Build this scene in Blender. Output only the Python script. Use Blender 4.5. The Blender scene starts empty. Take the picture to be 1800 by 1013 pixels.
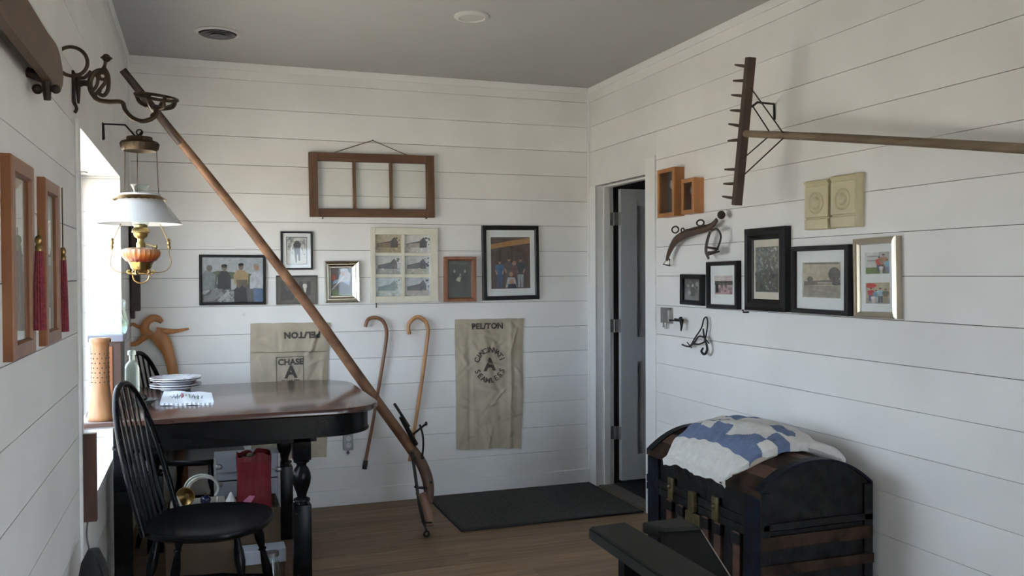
import bpy, bmesh, math, random
from mathutils import Vector, Matrix
random.seed(7)
R = math.radians
scene = bpy.context.scene
col = scene.collection
# ------------------------------------------------------------------ camera
CX, CZ, YAW, PITCH, ROLL, F = 0.38526, 1.4537, 0.34108, -0.01548, 0.004785, 1542.9
_f = Vector((math.sin(YAW)*math.cos(PITCH), math.cos(YAW)*math.cos(PITCH), math.sin(PITCH)))
_r = Vector((math.cos(YAW), -math.sin(YAW), 0)); _d = _f.cross(_r)
_r2 = _r*math.cos(ROLL)+_d*math.sin(ROLL); _d2 = -_r*math.sin(ROLL)+_d*math.cos(ROLL)
cam_data = bpy.data.cameras.new('camera'); cam = bpy.data.objects.new('camera', cam_data); col.objects.link(cam)
m = Matrix.Identity(4)
for i in range(3):
    m[i][0] = _r2[i]; m[i][1] = -_d2[i]; m[i][2] = -_f[i]
m[0][3] = CX; m[2][3] = CZ
cam.matrix_world = m
cam_data.sensor_width = 36; cam_data.lens = F/1800*36; cam_data.clip_start = 0.02
scene.camera = cam
# ------------------------------------------------------------------ world, sun, exposure
w = bpy.data.worlds.new('sky'); scene.world = w; w.use_nodes = True
bg = w.node_tree.nodes['Background']
bg.inputs['Color'].default_value = (0.70, 0.84, 1.0, 1); bg.inputs['Strength'].default_value = 7.0
sun = bpy.data.lights.new('sun', 'SUN'); sun.energy = 26; sun.angle = R(0.6); sun.color = (1.0, 0.90, 0.76)
so = bpy.data.objects.new('sun', sun); col.objects.link(so)
so.rotation_euler = Vector((0.0, -0.80, -0.95)).to_track_quat('-Z', 'Y').to_euler()
vs = scene.view_settings
vs.view_transform = 'Standard'; vs.look = 'None'; vs.gamma = 1; vs.use_curve_mapping = False; vs.exposure = 0.85

W, D, H, REAR = 2.934, 5.570, 2.74, -1.0
def at(px, py, **k):
    """world point where the sight line through a photo pixel meets a plane"""
    (ax, v), = k.items()
    d = _r2*((px-900)/F) + _d2*((py-506.5)/F) + _f
    c = Vector((CX, 0, CZ)); i = 'xyz'.index(ax)
    return c + d*((v-c[i])/d[i])
# ------------------------------------------------------------------ materials
def new_mat(name):
    mt = bpy.data.materials.new(name); mt.use_nodes = True
    nt = mt.node_tree; return mt, nt, nt.nodes['Principled BSDF']
_mc = {}
def P(name, c, rough=0.5, metal=0.0, var=0.0, scale=8.0, bump=0.0, **kw):
    if name in _mc: return _mc[name]
    mt, nt, b = new_mat(name)
    b.inputs['Base Color'].default_value = (*c, 1); b.inputs['Roughness'].default_value = rough; b.inputs['Metallic'].default_value = metal
    for k, v in kw.items(): b.inputs[k.replace('_', ' ')].default_value = v
    if var or bump:
        tc = nt.nodes.new('ShaderNodeTexCoord'); nz = nt.nodes.new('ShaderNodeTexNoise')
        nz.inputs['Scale'].default_value = scale; nz.inputs['Detail'].default_value = 6
        nt.links.new(tc.outputs['Object'], nz.inputs['Vector'])
        if var:
            rp = nt.nodes.new('ShaderNodeValToRGB')
            rp.color_ramp.elements[0].position = 0.3; rp.color_ramp.elements[1].position = 0.7
            rp.color_ramp.elements[0].color = (*[max(0, x*(1-var)) for x in c], 1)
            rp.color_ramp.elements[1].color = (*[min(1, x*(1+var)) for x in c], 1)
            nt.links.new(nz.outputs['Fac'], rp.inputs['Fac']); nt.links.new(rp.outputs['Color'], b.inputs['Base Color'])
        if bump:
            bp = nt.nodes.new('ShaderNodeBump'); bp.inputs['Strength'].default_value = bump; bp.inputs['Distance'].default_value = 0.01
            nt.links.new(nz.outputs['Fac'], bp.inputs['Height']); nt.links.new(bp.outputs['Normal'], b.inputs['Normal'])
    _mc[name] = mt; return mt
def wood(name, c1, c2, sc=(3, 30, 30), rough=0.5, bump=0.15, rnd=0.0, coat=0.0, spec=0.5):
    if name in _mc: return _mc[name]
    mt, nt, b = new_mat(name)
    tc = nt.nodes.new('ShaderNodeTexCoord'); mp = nt.nodes.new('ShaderNodeMapping'); nz = nt.nodes.new('ShaderNodeTexNoise')
    mp.inputs['Scale'].default_value = sc; nz.inputs['Scale'].default_value = 1.0; nz.inputs['Detail'].default_value = 8; nz.inputs['Distortion'].default_value = 0.6
    nt.links.new(tc.outputs['Object'], mp.inputs['Vector'])
    rp = nt.nodes.new('ShaderNodeValToRGB'); rp.color_ramp.elements[0].position = 0.32; rp.color_ramp.elements[1].position = 0.68
    rp.color_ramp.elements[0].color = (*c1, 1); rp.color_ramp.elements[1].color = (*c2, 1)
    if rnd:
        oi = nt.nodes.new('ShaderNodeObjectInfo'); vm = nt.nodes.new('ShaderNodeVectorMath'); vm.operation = 'ADD'
        mu = nt.nodes.new('ShaderNodeMath'); mu.operation = 'MULTIPLY'; mu.inputs[1].default_value = 50
        nt.links.new(oi.outputs['Random'], mu.inputs[0]); nt.links.new(mp.outputs['Vector'], vm.inputs[0]); nt.links.new(mu.outputs[0], vm.inputs[1])
        nt.links.new(vm.outputs[0], nz.inputs['Vector'])
        hs = nt.nodes.new('ShaderNodeHueSaturation'); mr = nt.nodes.new('ShaderNodeMapRange')
        mr.inputs['To Min'].default_value = 1-rnd; mr.inputs['To Max'].default_value = 1+rnd
        nt.links.new(oi.outputs['Random'], mr.inputs['Value']); nt.links.new(mr.outputs[0], hs.inputs['Value'])
        nt.links.new(rp.outputs['Color'], hs.inputs['Color']); nt.links.new(hs.outputs['Color'], b.inputs['Base Color'])
    else:
        nt.links.new(mp.outputs['Vector'], nz.inputs['Vector']); nt.links.new(rp.outputs['Color'], b.inputs['Base Color'])
    nt.links.new(nz.outputs['Fac'], rp.inputs['Fac'])
    bp = nt.nodes.new('ShaderNodeBump'); bp.inputs['Strength'].default_value = bump; bp.inputs['Distance'].default_value = 0.004
    nt.links.new(nz.outputs['Fac'], bp.inputs['Height']); nt.links.new(bp.outputs['Normal'], b.inputs['Normal'])
    b.inputs['Roughness'].default_value = rough; b.inputs['Specular IOR Level'].default_value = spec
    if coat: b.inputs['Coat Weight'].default_value = coat; b.inputs['Coat Roughness'].default_value = 0.15
    _mc[name] = mt; return mt
def glass(name, tint=(1, 1, 1), gloss=0.05, ior=1.45):
    """thin clear pane: mostly transparent with a fresnel reflection"""
    if name in _mc: return _mc[name]
    mt = bpy.data.materials.new(name); mt.use_nodes = True; nt = mt.node_tree; nt.nodes.clear()
    o = nt.nodes.new('ShaderNodeOutputMaterial'); mx = nt.nodes.new('ShaderNodeMixShader')
    t = nt.nodes.new('ShaderNodeBsdfTransparent'); t.inputs['Color'].default_value = (*tint, 1)
    g = nt.nodes.new('ShaderNodeBsdfGlossy'); g.inputs['Roughness'].default_value = gloss
    N = nt.nodes.new; L = nt.links.new      # Schlick fresnel, the same from both sides of the pane
    ge = N('ShaderNodeNewGeometry'); dp = N('ShaderNodeVectorMath'); dp.operation = 'DOT_PRODUCT'
    L(ge.outputs['Incoming'], dp.inputs[0]); L(ge.outputs['Normal'], dp.inputs[1])
    ab = N('ShaderNodeMath'); ab.operation = 'ABSOLUTE'; L(dp.outputs['Value'], ab.inputs[0])
    om = N('ShaderNodeMath'); om.operation = 'SUBTRACT'; om.inputs[0].default_value = 1; L(ab.outputs[0], om.inputs[1])
    pw = N('ShaderNodeMath'); pw.operation = 'POWER'; pw.inputs[1].default_value = 5; L(om.outputs[0], pw.inputs[0])
    f0 = ((ior-1)/(ior+1))**2; fr = N('ShaderNodeMath'); fr.operation = 'MULTIPLY_ADD'; fr.inputs[1].default_value = 1-f0; fr.inputs[2].default_value = f0; L(pw.outputs[0], fr.inputs[0])
    nt.links.new(fr.outputs[0], mx.inputs[0]); nt.links.new(t.outputs[0], mx.inputs[1]); nt.links.new(g.outputs[0], mx.inputs[2])
    nt.links.new(mx.outputs[0], o.inputs[0]); _mc[name] = mt; return mt
def wall_paint():
    """white painted board: faint knots and brush relief, slightly different from board to board"""
    mt, nt, b = new_mat('white_painted_board'); N = nt.nodes.new; L = nt.links.new
    tc = N('ShaderNodeTexCoord')
    n1 = N('ShaderNodeTexNoise'); n1.inputs['Scale'].default_value = 2.5; n1.inputs['Detail'].default_value = 5
    L(tc.outputs['Object'], n1.inputs['Vector'])
    rp = N('ShaderNodeValToRGB'); rp.color_ramp.elements[0].color = (0.74, 0.73, 0.71, 1); rp.color_ramp.elements[1].color = (0.82, 0.815, 0.80, 1)
    rp.color_ramp.elements[0].position = 0.3; rp.color_ramp.elements[1].position = 0.7
    L(n1.outputs['Fac'], rp.inputs['Fac'])
    vo = N('ShaderNodeTexVoronoi'); vo.inputs['Scale'].default_value = 1.7; L(tc.outputs['Object'], vo.inputs['Vector'])
    kr = N('ShaderNodeValToRGB'); kr.color_ramp.elements[0].position = 0.012; kr.color_ramp.elements[0].color = (0.62, 0.58, 0.52, 1)
    kr.color_ramp.elements[1].position = 0.032; kr.color_ramp.elements[1].color = (1, 1, 1, 1)
    L(vo.outputs['Distance'], kr.inputs['Fac'])
    mx = N('ShaderNodeMix'); mx.data_type = 'RGBA'; mx.blend_type = 'MULTIPLY'; mx.inputs[0].default_value = 1
    L(rp.outputs['Color'], mx.inputs[6]); L(kr.outputs['Color'], mx.inputs[7])
    oi = N('ShaderNodeObjectInfo'); mr = N('ShaderNodeMapRange'); mr.inputs['To Min'].default_value = 0.97; mr.inputs['To Max'].default_value = 1.03
    hs = N('ShaderNodeHueSaturation'); L(oi.outputs['Random'], mr.inputs['Value']); L(mr.outputs[0], hs.inputs['Value'])
    L(mx.outputs[2], hs.inputs['Color']); L(hs.outputs['Color'], b.inputs['Base Color'])
    bp = N('ShaderNodeBump'); bp.inputs['Strength'].default_value = 0.12; bp.inputs['Distance'].default_value = 0.01
    L(n1.outputs['Fac'], bp.inputs['Height']); L(bp.outputs['Normal'], b.inputs['Normal'])
    b.inputs['Roughness'].default_value = 0.55; return mt
WALL = wall_paint()
TRIM = P('white_trim_paint', (0.80, 0.80, 0.79), 0.45)
BACK = P('dark_gap_backing', (0.10, 0.085, 0.07), 0.9)
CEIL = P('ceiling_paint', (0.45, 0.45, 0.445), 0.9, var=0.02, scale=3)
DOORP = P('grey_door_paint', (0.60, 0.63, 0.66), 0.5)
FLOORM = wood('floor_board', (0.16, 0.098, 0.052), (0.27, 0.175, 0.10), (2.0, 26, 26), 0.55, 0.1, rnd=0.15)
BLACKW = wood('black_painted_wood', (0.0025, 0.0025, 0.003), (0.006, 0.006, 0.0065), (3, 20, 20), 0.27, 0.03, spec=0.14)
MAHOG = wood('mahogany_top', (0.034, 0.013, 0.009), (0.068, 0.028, 0.019), (2, 26, 26), 0.2, 0.03, coat=0.4)
OAK = wood('old_oak', (0.075, 0.036, 0.018), (0.165, 0.085, 0.045), (20, 20, 3), 0.6)
OAKX = wood('old_oak_rail', (0.075, 0.034, 0.017), (0.165, 0.08, 0.042), (3, 20, 20), 0.6)
ORANGE = wood('orange_pine', (0.32, 0.125, 0.035), (0.46, 0.20, 0.065), (22, 22, 3), 0.4)
REDWOOD = wood('red_brown_wood', (0.20, 0.075, 0.038), (0.30, 0.125, 0.065), (22, 22, 3), 0.45)
POLEW = wood('worn_pole_wood', (0.10, 0.045, 0.022), (0.26, 0.135, 0.07), (9, 9, 9), 0.5)
CANEW = wood('cane_wood', (0.38, 0.18, 0.07), (0.52, 0.28, 0.12), (20, 20, 6), 0.35)
CANED = wood('dark_cane_wood', (0.15, 0.06, 0.03), (0.26, 0.12, 0.06), (20, 20, 6), 0.35)
GREYW = wood('weathered_grey_wood', (0.13, 0.095, 0.06), (0.25, 0.19, 0.125), (16, 3, 16), 0.75)
DARKW = wood('dark_rake_wood', (0.04, 0.026, 0.018), (0.085, 0.056, 0.038), (14, 14, 3), 0.7)
PADDLE = wood('brown_paddle_wood', (0.085, 0.05, 0.03), (0.15, 0.092, 0.056), (8, 2, 8), 0.55)
IRON = P('black_iron', (0.025, 0.022, 0.02), 0.5, 0.7, var=0.3, scale=30)
RUST = P('rusty_iron', (0.035, 0.022, 0.016), 0.65, 0.4, var=0.4, scale=25, bump=0.3)
BRONZE = P('bronzed_iron', (0.055, 0.038, 0.022), 0.5, 0.6, var=0.3, scale=25)
BRASS = P('brass', (0.30, 0.20, 0.08), 0.32, 1.0, var=0.2, scale=20)
STEEL = P('galvanised_steel', (0.33, 0.33, 0.32), 0.4, 0.85, var=0.15, scale=30)
SILVER = P('silver_frame', (0.62, 0.60, 0.54), 0.22, 1.0)
CHAMP = P('champagne_frame', (0.50, 0.45, 0.36), 0.35, 0.9)
BLACKF = P('black_frame', (0.005, 0.005, 0.006), 0.35, Specular_IOR_Level=0.3)
BLACKM = P('matt_black', (0.012, 0.012, 0.013), 0.7)
MATW = P('white_mat_board', (0.74, 0.75, 0.75), 0.8)
MATC = P('cream_mat_board', (0.62, 0.57, 0.48), 0.8)
CREAMP = P('cream_chipped_paint', (0.70, 0.67, 0.56), 0.6, var=0.06, scale=12, bump=0.2)
PLASTER = P('cream_moulding_paint', (0.56, 0.50, 0.33), 0.55, var=0.08, scale=10)
SACK = P('burlap_cotton', (0.43, 0.375, 0.285), 0.95, var=0.15, scale=7, bump=0.5)
INK = P('faded_black_ink', (0.085, 0.075, 0.065), 0.9)
PANE = glass('window_pane_glass')
PICG = glass('picture_glass', (0.97, 0.98, 0.97), 0.03)
CLEAR = glass('clear_bottle_glass', (0.86, 0.93, 0.90), 0.02, 1.8)
MILK = P('milk_glass', (0.52, 0.54, 0.57), 0.2)
CHINA = P('white_china', (0.50, 0.51, 0.54), 0.2)
RUG = P('charcoal_rug', (0.045, 0.045, 0.045), 0.98, var=0.4, scale=60, bump=0.8)
# ------------------------------------------------------------------ objects
def tag(o, label=None, cat=None, group=None, kind=None):
    if label: o['label'] = label
    if cat: o['category'] = cat
    if group: o['group'] = group
    if kind: o['kind'] = kind
    return o
def thing(name, label, cat, loc=(0, 0, 0), rotz=0.0, group=None):
    o = bpy.data.objects.new(name, None); o.empty_display_size = 0.05; col.objects.link(o)
    o.location = loc; o.rotation_euler = (0, 0, rotz); return tag(o, label, cat, group)
def root_of(o):
    while o.parent: o = o.parent
    return o
def part(name, bm, mat, parent=None, world=True, smooth=False, label=None, kind=None):
    if world and parent:
        r = root_of(parent)
        bm.transform((Matrix.Translation(r.location) @ r.rotation_euler.to_matrix().to_4x4()).inverted())
    bmesh.ops.recalc_face_normals(bm, faces=bm.faces[:])
    me = bpy.data.meshes.new(name); bm.to_mesh(me); bm.free()
    for mm in (mat if isinstance(mat, (list, tuple)) else [mat]): me.materials.append(mm)
    if smooth:
        me.polygons.foreach_set('use_smooth', [True]*len(me.polygons))
        me.set_sharp_from_angle(angle=R(40))
    o = bpy.data.objects.new(name, me); col.objects.link(o)
    if parent: o.parent = parent
    if label: o['label'] = label
    if kind: o['kind'] = kind
    return o
def single(name, bm, mat, label, cat, group=None, smooth=False):
    """a thing that is one mesh, its origin at its own base"""
    zs = [v.co for v in bm.verts]; c = Vector(((min(v.x for v in zs)+max(v.x for v in zs))/2, (min(v.y for v in zs)+max(v.y for v in zs))/2, min(v.z for v in zs)))
    bm.transform(Matrix.Translation(-c)); o = part(name, bm, mat, None, smooth=smooth); o.location = c
    return tag(o, label, cat, group)
def copy_tree(o, parent=None):
    c = o.copy(); col.objects.link(c); c.parent = parent
    for ch in [q for q in bpy.data.objects if q.parent == o]: copy_tree(ch, c)
    return c
BM = bmesh.new
def box(bm, x0, x1, y0, y1, z0, z1, bev=0.0):
    vs_ = [bm.verts.new((x, y, z)) for x in (x0, x1) for y in (y0, y1) for z in (z0, z1)]
    f = [(0, 1, 3, 2), (4, 6, 7, 5), (0, 4, 5, 1), (2, 3, 7, 6), (0, 2, 6, 4), (1, 5, 7, 3)]
    fs = [bm.faces.new([vs_[i] for i in q]) for q in f]
    if bev:
        es = list({e for q in fs for e in q.edges}); bmesh.ops.bevel(bm, geom=es, offset=bev, segments=2, affect='EDGES', profile=0.5)
    return vs_
def hexa(bm, pts):
    """8 points: four of one face, four of the opposite one in the same order"""
    v = [bm.verts.new(p) for p in pts]
    for q in ((0, 1, 2, 3), (7, 6, 5, 4), (0, 4, 5, 1), (1, 5, 6, 2), (2, 6, 7, 3), (3, 7, 4, 0)): bm.faces.new([v[i] for i in q])
def smooth_path(pts, k=6):
    pts = [Vector(p) for p in pts]; out = []
    for i in range(len(pts)-1):
        p0 = pts[max(i-1, 0)]; p1 = pts[i]; p2 = pts[i+1]; p3 = pts[min(i+2, len(pts)-1)]
        for j in range(k):
            t = j/k; out.append(0.5*((2*p1)+(p2-p0)*t+(2*p0-5*p1+4*p2-p3)*t*t+(3*p1-3*p2+p3-p0)*t**3))
    out.append(pts[-1]); return out
def tube(bm, pts, r, n=8, closed=False, flat=1.0, up=None, caps=True):
    pts = [Vector(p) for p in pts]; N = len(pts)
    rr = r if isinstance(r, (list, tuple)) else [r]*N
    if len(rr) != N: rr = [rr[int(i*(len(rr)-1)/(N-1))]*(1-(i*(len(rr)-1)/(N-1))%1)+rr[min(int(i*(len(rr)-1)/(N-1))+1, len(rr)-1)]*((i*(len(rr)-1)/(N-1))%1) for i in range(N)]
    rings = []; prev = Vector(up) if up else None
    for i in range(N):
        a = pts[(i-1) % N] if closed else pts[max(i-1, 0)]; b = pts[(i+1) % N] if closed else pts[min(i+1, N-1)]
        t = (b-a).normalized()
        if up: nrm = (Vector(up)-t*t.dot(Vector(up))).normalized()
        else:
            if prev is None: prev = Vector((0, 0, 1)) if abs(t.z) < 0.9 else Vector((1, 0, 0))
            nrm = (prev-t*t.dot(prev)).normalized(); prev = nrm
        bi = t.cross(nrm)
        rings.append([bm.verts.new(pts[i]+(nrm*math.cos(2*math.pi*k/n)*flat+bi*math.sin(2*math.pi*k/n))*rr[i]) for k in range(n)])
    for i in range(N if closed else N-1):
        A, B = rings[i], rings[(i+1) % N]
        for k in range(n): bm.faces.new((A[k], A[(k+1) % n], B[(k+1) % n], B[k]))
    if not closed and caps: bm.faces.new(rings[0][::-1]); bm.faces.new(rings[-1])
def torus(bm, c, Rr, r, normal=(0, 0, 1), n=28, m_=7, squash=1.0):
    q = Vector(normal).to_track_quat('Z', 'Y')
    tube(bm, [Vector(c)+q @ Vector((Rr*math.cos(2*math.pi*i/n), Rr*squash*math.sin(2*math.pi*i/n), 0)) for i in range(n)], r, m_, closed=True)
def lathe(bm, prof, c=(0, 0, 0), n=24, axis=(0, 0, 1), flute=0, amp=0.0, capb=True, capt=True):
    q = Vector(axis).to_track_quat('Z', 'Y'); c = Vector(c); rings = []
    for r, z in prof:
        ring = []
        for k in range(n):
            a = 2*math.pi*k/n; rr = r*(1+amp*math.cos(flute*a)) if flute else r
            ring.append(bm.verts.new(c+q @ Vector((rr*math.cos(a), rr*math.sin(a), z))))
        rings.append(ring)
    for A, B in zip(rings, rings[1:]):
        for k in range(n): bm.faces.new((A[k], A[(k+1) % n], B[(k+1) % n], B[k]))
    if capb and prof[0][0] > 1e-4: bm.faces.new(rings[0][::-1])
    if capt and prof[-1][0] > 1e-4: bm.faces.new(rings[-1])
def ball(bm, c, r, sz=(1, 1, 1), seg=14):
    mt_ = Matrix.Translation(Vector(c)) @ Matrix.Diagonal((*sz, 1)); bmesh.ops.create_uvsphere(bm, u_segments=seg, v_segments=seg//2+1, radius=r, matrix=mt_)
def prism(bm, poly, a, b, fn):
    """polygon of 2-D points swept from a to b; fn maps (u, v, t) to a point"""
    A = [bm.verts.new(fn(u, v, a)) for u, v in poly]; B = [bm.verts.new(fn(u, v, b)) for u, v in poly]
    bm.faces.new(A[::-1]); bm.faces.new(B); n = len(A)
    for i in range(n): bm.faces.new((A[i], A[(i+1) % n], B[(i+1) % n], B[i]))
# ------------------------------------------------------------------ walls (local frame: x to the right, y into the wall, z up)
ROT = {'back': 0.0, 'right': -math.pi/2, 'left': math.pi/2}
def wp(wall, u, n=0.0, z=0.0):
    """wall point: u runs to the right along the wall, n is how far it stands out"""
    return {'back': (u, D-n, z), 'right': (W-n, -u, z), 'left': (n, u, z)}[wall]
def wu(wall, p): return {'back': p.x, 'right': -p.y, 'left': p.y}[wall]
def wat(wall, px, py, n=0.0):
    p = at(px, py, **{'back': {'y': D-n}, 'right': {'x': W-n}, 'left': {'x': n}}[wall]); return wu(wall, p), p.z
def wthing(name, label, cat, wall, u, z, n=0.0, group=None, tilt=0.0):
    o = thing(name, label, cat, wp(wall, u, n, z), ROT[wall], group)
    if tilt: o.rotation_mode = 'XYZ'; o.rotation_euler = (0, 0, ROT[wall]); o['_t'] = 0; del o['_t']; o.rotation_euler = (Matrix.Rotation(ROT[wall], 3, 'Z') @ Matrix.Rotation(tilt, 3, 'Y')).to_euler()
    return o
PITCHB = 0.17135
GR = [1.40*PITCHB+(14-i)*PITCHB for i in range(15)]
def struct(name, bm, mat, parent=None):
    o = part(name, bm, mat, parent, world=False)
    if not parent: o['kind'] = 'structure'
    return o
TH = 0.014
def build_wall(name, wall, u0, u1, holes, back_rects):
    bm = BM()
    for a, b, z0, z1 in back_rects:
        p, q = Vector(wp(wall, a, -0.001, z0)), Vector(wp(wall, b, -0.11, z1))
        box(bm, min(p.x, q.x), max(p.x, q.x), min(p.y, q.y), max(p.y, q.y), z0, z1)
    root = struct(name, bm, BACK)
    edges = [H]+GR+[0.0]
    for i in range(len(edges)-1):
        rects = [(u0, u1, edges[i+1], edges[i])]
        for h in holes:
            nr = []
            for a, b, z0, z1 in rects:
                if b <= h[0] or a >= h[1] or z1 <= h[2] or z0 >= h[3]: nr.append((a, b, z0, z1)); continue
                if a < h[0]: nr.append((a, h[0], z0, z1))
                if b > h[1]: nr.append((h[1], b, z0, z1))
                a2, b2 = max(a, h[0]), min(b, h[1])
                if z1 > h[3]: nr.append((a2, b2, h[3], z1))
                if z0 < h[2]: nr.append((a2, b2, z0, h[2]))
            rects = nr
        for a, b, z0, z1 in rects:
            g = 0.0009+random.random()*0.0007; bm = BM()
            off = random.uniform(-0.0006, 0.0006)
            p, q = wp(wall, a, TH+off, z0), wp(wall, b, 0.0005, z1)
            box(bm, min(p[0], q[0]), max(p[0], q[0]), min(p[1], q[1]), max(p[1], q[1]), z0+(g if z0 > 0.01 else 0), z1-(g if z1 < H-0.01 else 0))
            part('plank', bm, WALL, root, world=False)
    return root
# the board faces are the planes x = 0, x = W and y = D: move the construction outwards by the board thickness
_wp0 = wp
def wp(wall, u, n=0.0, z=0.0): return _wp0(wall, u, n, z)
def shifted(wall, u, n=0.0, z=0.0): return _wp0(wall, u, n-TH, z)
_keep = wp; wp = shifted
WY0, WY1, WZ0, WZ1 = 3.27, 4.945, 0.628, 1.966
DY0, DY1, DZ = 4.74, 5.46, 2.055          # door opening on the right wall
RW0, RW1 = 0.5, 1.3                      # fill-light window added to the right wall, out of view
wl = build_wall('wall_left', 'left', REAR, D, [(WY0, WY1, WZ0, WZ1)], [(REAR, WY0-.004, 0, H), (WY1+.004, D, 0, H), (WY0-.004, WY1+.004, 0, WZ0-.016), (WY0-.004, WY1+.004, WZ1+.004, H)])
wb = build_wall('wall_back', 'back', -0.02, W+0.02, [], [(-0.14, W+0.14, 0, H)])
wr = build_wall('wall_right', 'right', -D, -REAR, [(-D, -4.62, 0, GR[2]), (-RW1, -RW0, 0.90, 2.00)], [(-D-0.12, -DY1-.004, 0, H), (-DY1-.004, -DY0+.004, DZ+.004, H), (-DY0+.004, -RW1-.004, 0, H), (-RW0+.004, -REAR, 0, H), (-RW1-.004, -RW0+.004, 0, .896), (-RW1-.004, -RW0+.004, 2.004, H)])
wp = _keep
GX0, GX1, GZ1 = 1.45, 2.75, 1.90             # unseen glazed doors, added behind the camera to brighten the room
bm = BM()
for a_ in ((-0.14, GX0, 0, H), (GX1, W+0.14, 0, H), (GX0, GX1, GZ1, H)): box(bm, a_[0], a_[1], REAR-0.12, REAR, a_[2], a_[3])
struct('wall_rear', bm, TRIM)
def glazed(name, cells, mk, frame_t=0.05):
    r = None
    for a, b, z0, z1 in cells:
        bm = BM()
        for q in ((a, a+frame_t, z0, z1), (b-frame_t, b, z0, z1), (a+frame_t, b-frame_t, z0, z0+frame_t), (a+frame_t, b-frame_t, z1-frame_t, z1)): mk(bm, *q, 0.04)
        if r is None: r = struct(name, bm, TRIM)
        else: part('sash', bm, TRIM, r, world=False)
        bm = BM(); mk(bm, a+frame_t, b-frame_t, z0+frame_t, z1-frame_t, 0.004); part('pane', bm, PANE, r, world=False)
gm = (GX0+GX1)/2; glazed('added_fill_door', [(GX0, gm, 0.02, GZ1), (gm, GX1, 0.02, GZ1)], lambda bm, a, b, z0, z1, t_: box(bm, a, b, REAR-.08-t_/2, REAR-.08+t_/2, z0, z1), .08)
rm = (RW0+RW1)/2; glazed('added_fill_window', [(RW0, rm, .90, 2.00), (rm, RW1, .90, 2.00)], lambda bm, a, b, z0, z1, t_: box(bm, W+.08-t_/2, W+.08+t_/2, a, b, z0, z1))
# floor boards run across the room
bm = BM(); box(bm, -0.14, W+0.14, REAR-0.12, D+0.12, -0.12, -0.012)
fl = struct('floor', bm, BACK)
y = D; row = 0
while y > REAR:
    y2 = max(y-0.17, REAR); x = -0.01-((row*0.53) % 1.3)
    while x < W+0.012:
        a, b = max(x, -0.01), min(x+1.4, W+0.012)
        if b-a > 0.02:
            bm = BM(); box(bm, a+0.0007, b-0.0007, y2+0.0007, y-0.0007, -0.012, 0.0); part('plank', bm, FLOORM, fl, world=False)
        x += 1.4
    y = y2; row += 1
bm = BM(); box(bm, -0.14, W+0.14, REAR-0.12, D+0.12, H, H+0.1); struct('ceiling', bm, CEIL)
# trims
def wbox(bm, wall, u0, u1, z0, z1, n0, n1, bev=0.0):
    p, q = wp(wall, u0, n0, z0), wp(wall, u1, n1, z1)
    box(bm, min(p[0], q[0]), max(p[0], q[0]), min(p[1], q[1]), max(p[1], q[1]), z0, z1, bev)
bm = BM(); wbox(bm, 'back', 0, W, 0, 0.100, 0, 0.014, 0.003); struct('baseboard_back', bm, TRIM)
bm = BM(); wbox(bm, 'left', REAR, D-0.015, 0, 0.100, 0, 0.014, 0.003); struct('baseboard_left', bm, TRIM)
bm = BM(); wbox(bm, 'right', -4.62, -REAR, 0, 0.100, 0, 0.014, 0.003); struct('baseboard_right', bm, TRIM)
bm = BM(); wbox(bm, 'back', 0, W, H-0.045, H, 0, 0.010, 0.002); struct('trim_1', bm, TRIM)
bm = BM(); wbox(bm, 'right', -D+0.011, -REAR, H-0.042, H, 0, 0.010, 0.002); struct('trim_2', bm, TRIM)
bm = BM(); wbox(bm, 'left', REAR, D-0.011, H-0.042, H, 0, 0.010, 0.002); struct('trim_3', bm, TRIM)
bm = BM(); wbox(bm, 'right', -D, -D+0.018, 0.1, H-0.045, 0, 0.016, 0.002); struct('trim_4', bm, TRIM)
bm = BM(); wbox(bm, 'back', 0.0, 0.012, 0.1, H-0.045, 0, 0.012, 0.002); struct('trim_5', bm, TRIM)
bm = BM(); wbox(bm, 'left', WY0-0.055, WY0, 0.50, WZ1+0.01, 0, 0.010, 0.002); struct('trim_6', bm, TRIM)
# ------------------------------------------------------------------ window in its deep boarded recess
WD = -0.22
win = thing('window_1', None, None, (WD, (WY0+WY1)/2, WZ0)); win['kind'] = 'structure'
bm = BM(); box(bm, WD-0.02, -0.0, WY1, WY1+0.02, WZ0, WZ1); root_j = part('jamb', bm, TRIM, win)
for i in range(15):
    z0, z1 = max(GR[i]-PITCHB, WZ0), min(GR[i], WZ1)
    if z1-z0 > 0.01:
        bm = BM(); box(bm, WD, 0.0, WY1-0.006, WY1+0.001, z0+0.0015, z1-0.0015); part('plank', bm, WALL, root_j)
bm = BM(); box(bm, WD-0.02, 0.0, WY0-0.012, WY0, WZ0, WZ1); part('jamb', bm, TRIM, win)
bm = BM(); box(bm, WD-0.02, 0.0, WY0-0.012, WY1+0.012, WZ1, WZ1+0.012); part('soffit', bm, TRIM, win)
sill = BM(); box(sill, WD-0.02, 0.004, WY0, WY1, WZ0-0.012, WZ0-0.004); sill = part('window_sill', sill, TRIM, win)
for k in range(2):
    bm = BM(); box(bm, WD+0.11*k+0.001, WD+0.11*(k+1)+(0.004 if k else -0.001), WY0, WY1, WZ0-0.004, WZ0); part('plank', bm, TRIM, sill)
def ringframe(bm, x0, x1, z0, z1, prof, fn):
    """mitred frame: profile of (inset, stand-out) points swept round a rectangle"""
    rings = [[bm.verts.new(fn(a, -t, b)) for a, b in ((x0+s, z0+s), (x1-s, z0+s), (x1-s, z1-s), (x0+s, z1-s))] for s, t in prof]
    for A, B in zip(rings, rings[1:]+rings[:1]):
        for k in range(4): bm.faces.new((A[k], A[(k+1) % 4], B[(k+1) % 4], B[k]))
fy = lambda a, t, b: (WD+0.03+t, a, b)
bm = BM(); ringframe(bm, WY0, WY1, WZ0, WZ1, [(0, 0.05), (0, 0), (0.05, 0), (0.05, 0.05)], fy); wf = part('window_frame', bm, TRIM, win)
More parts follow.
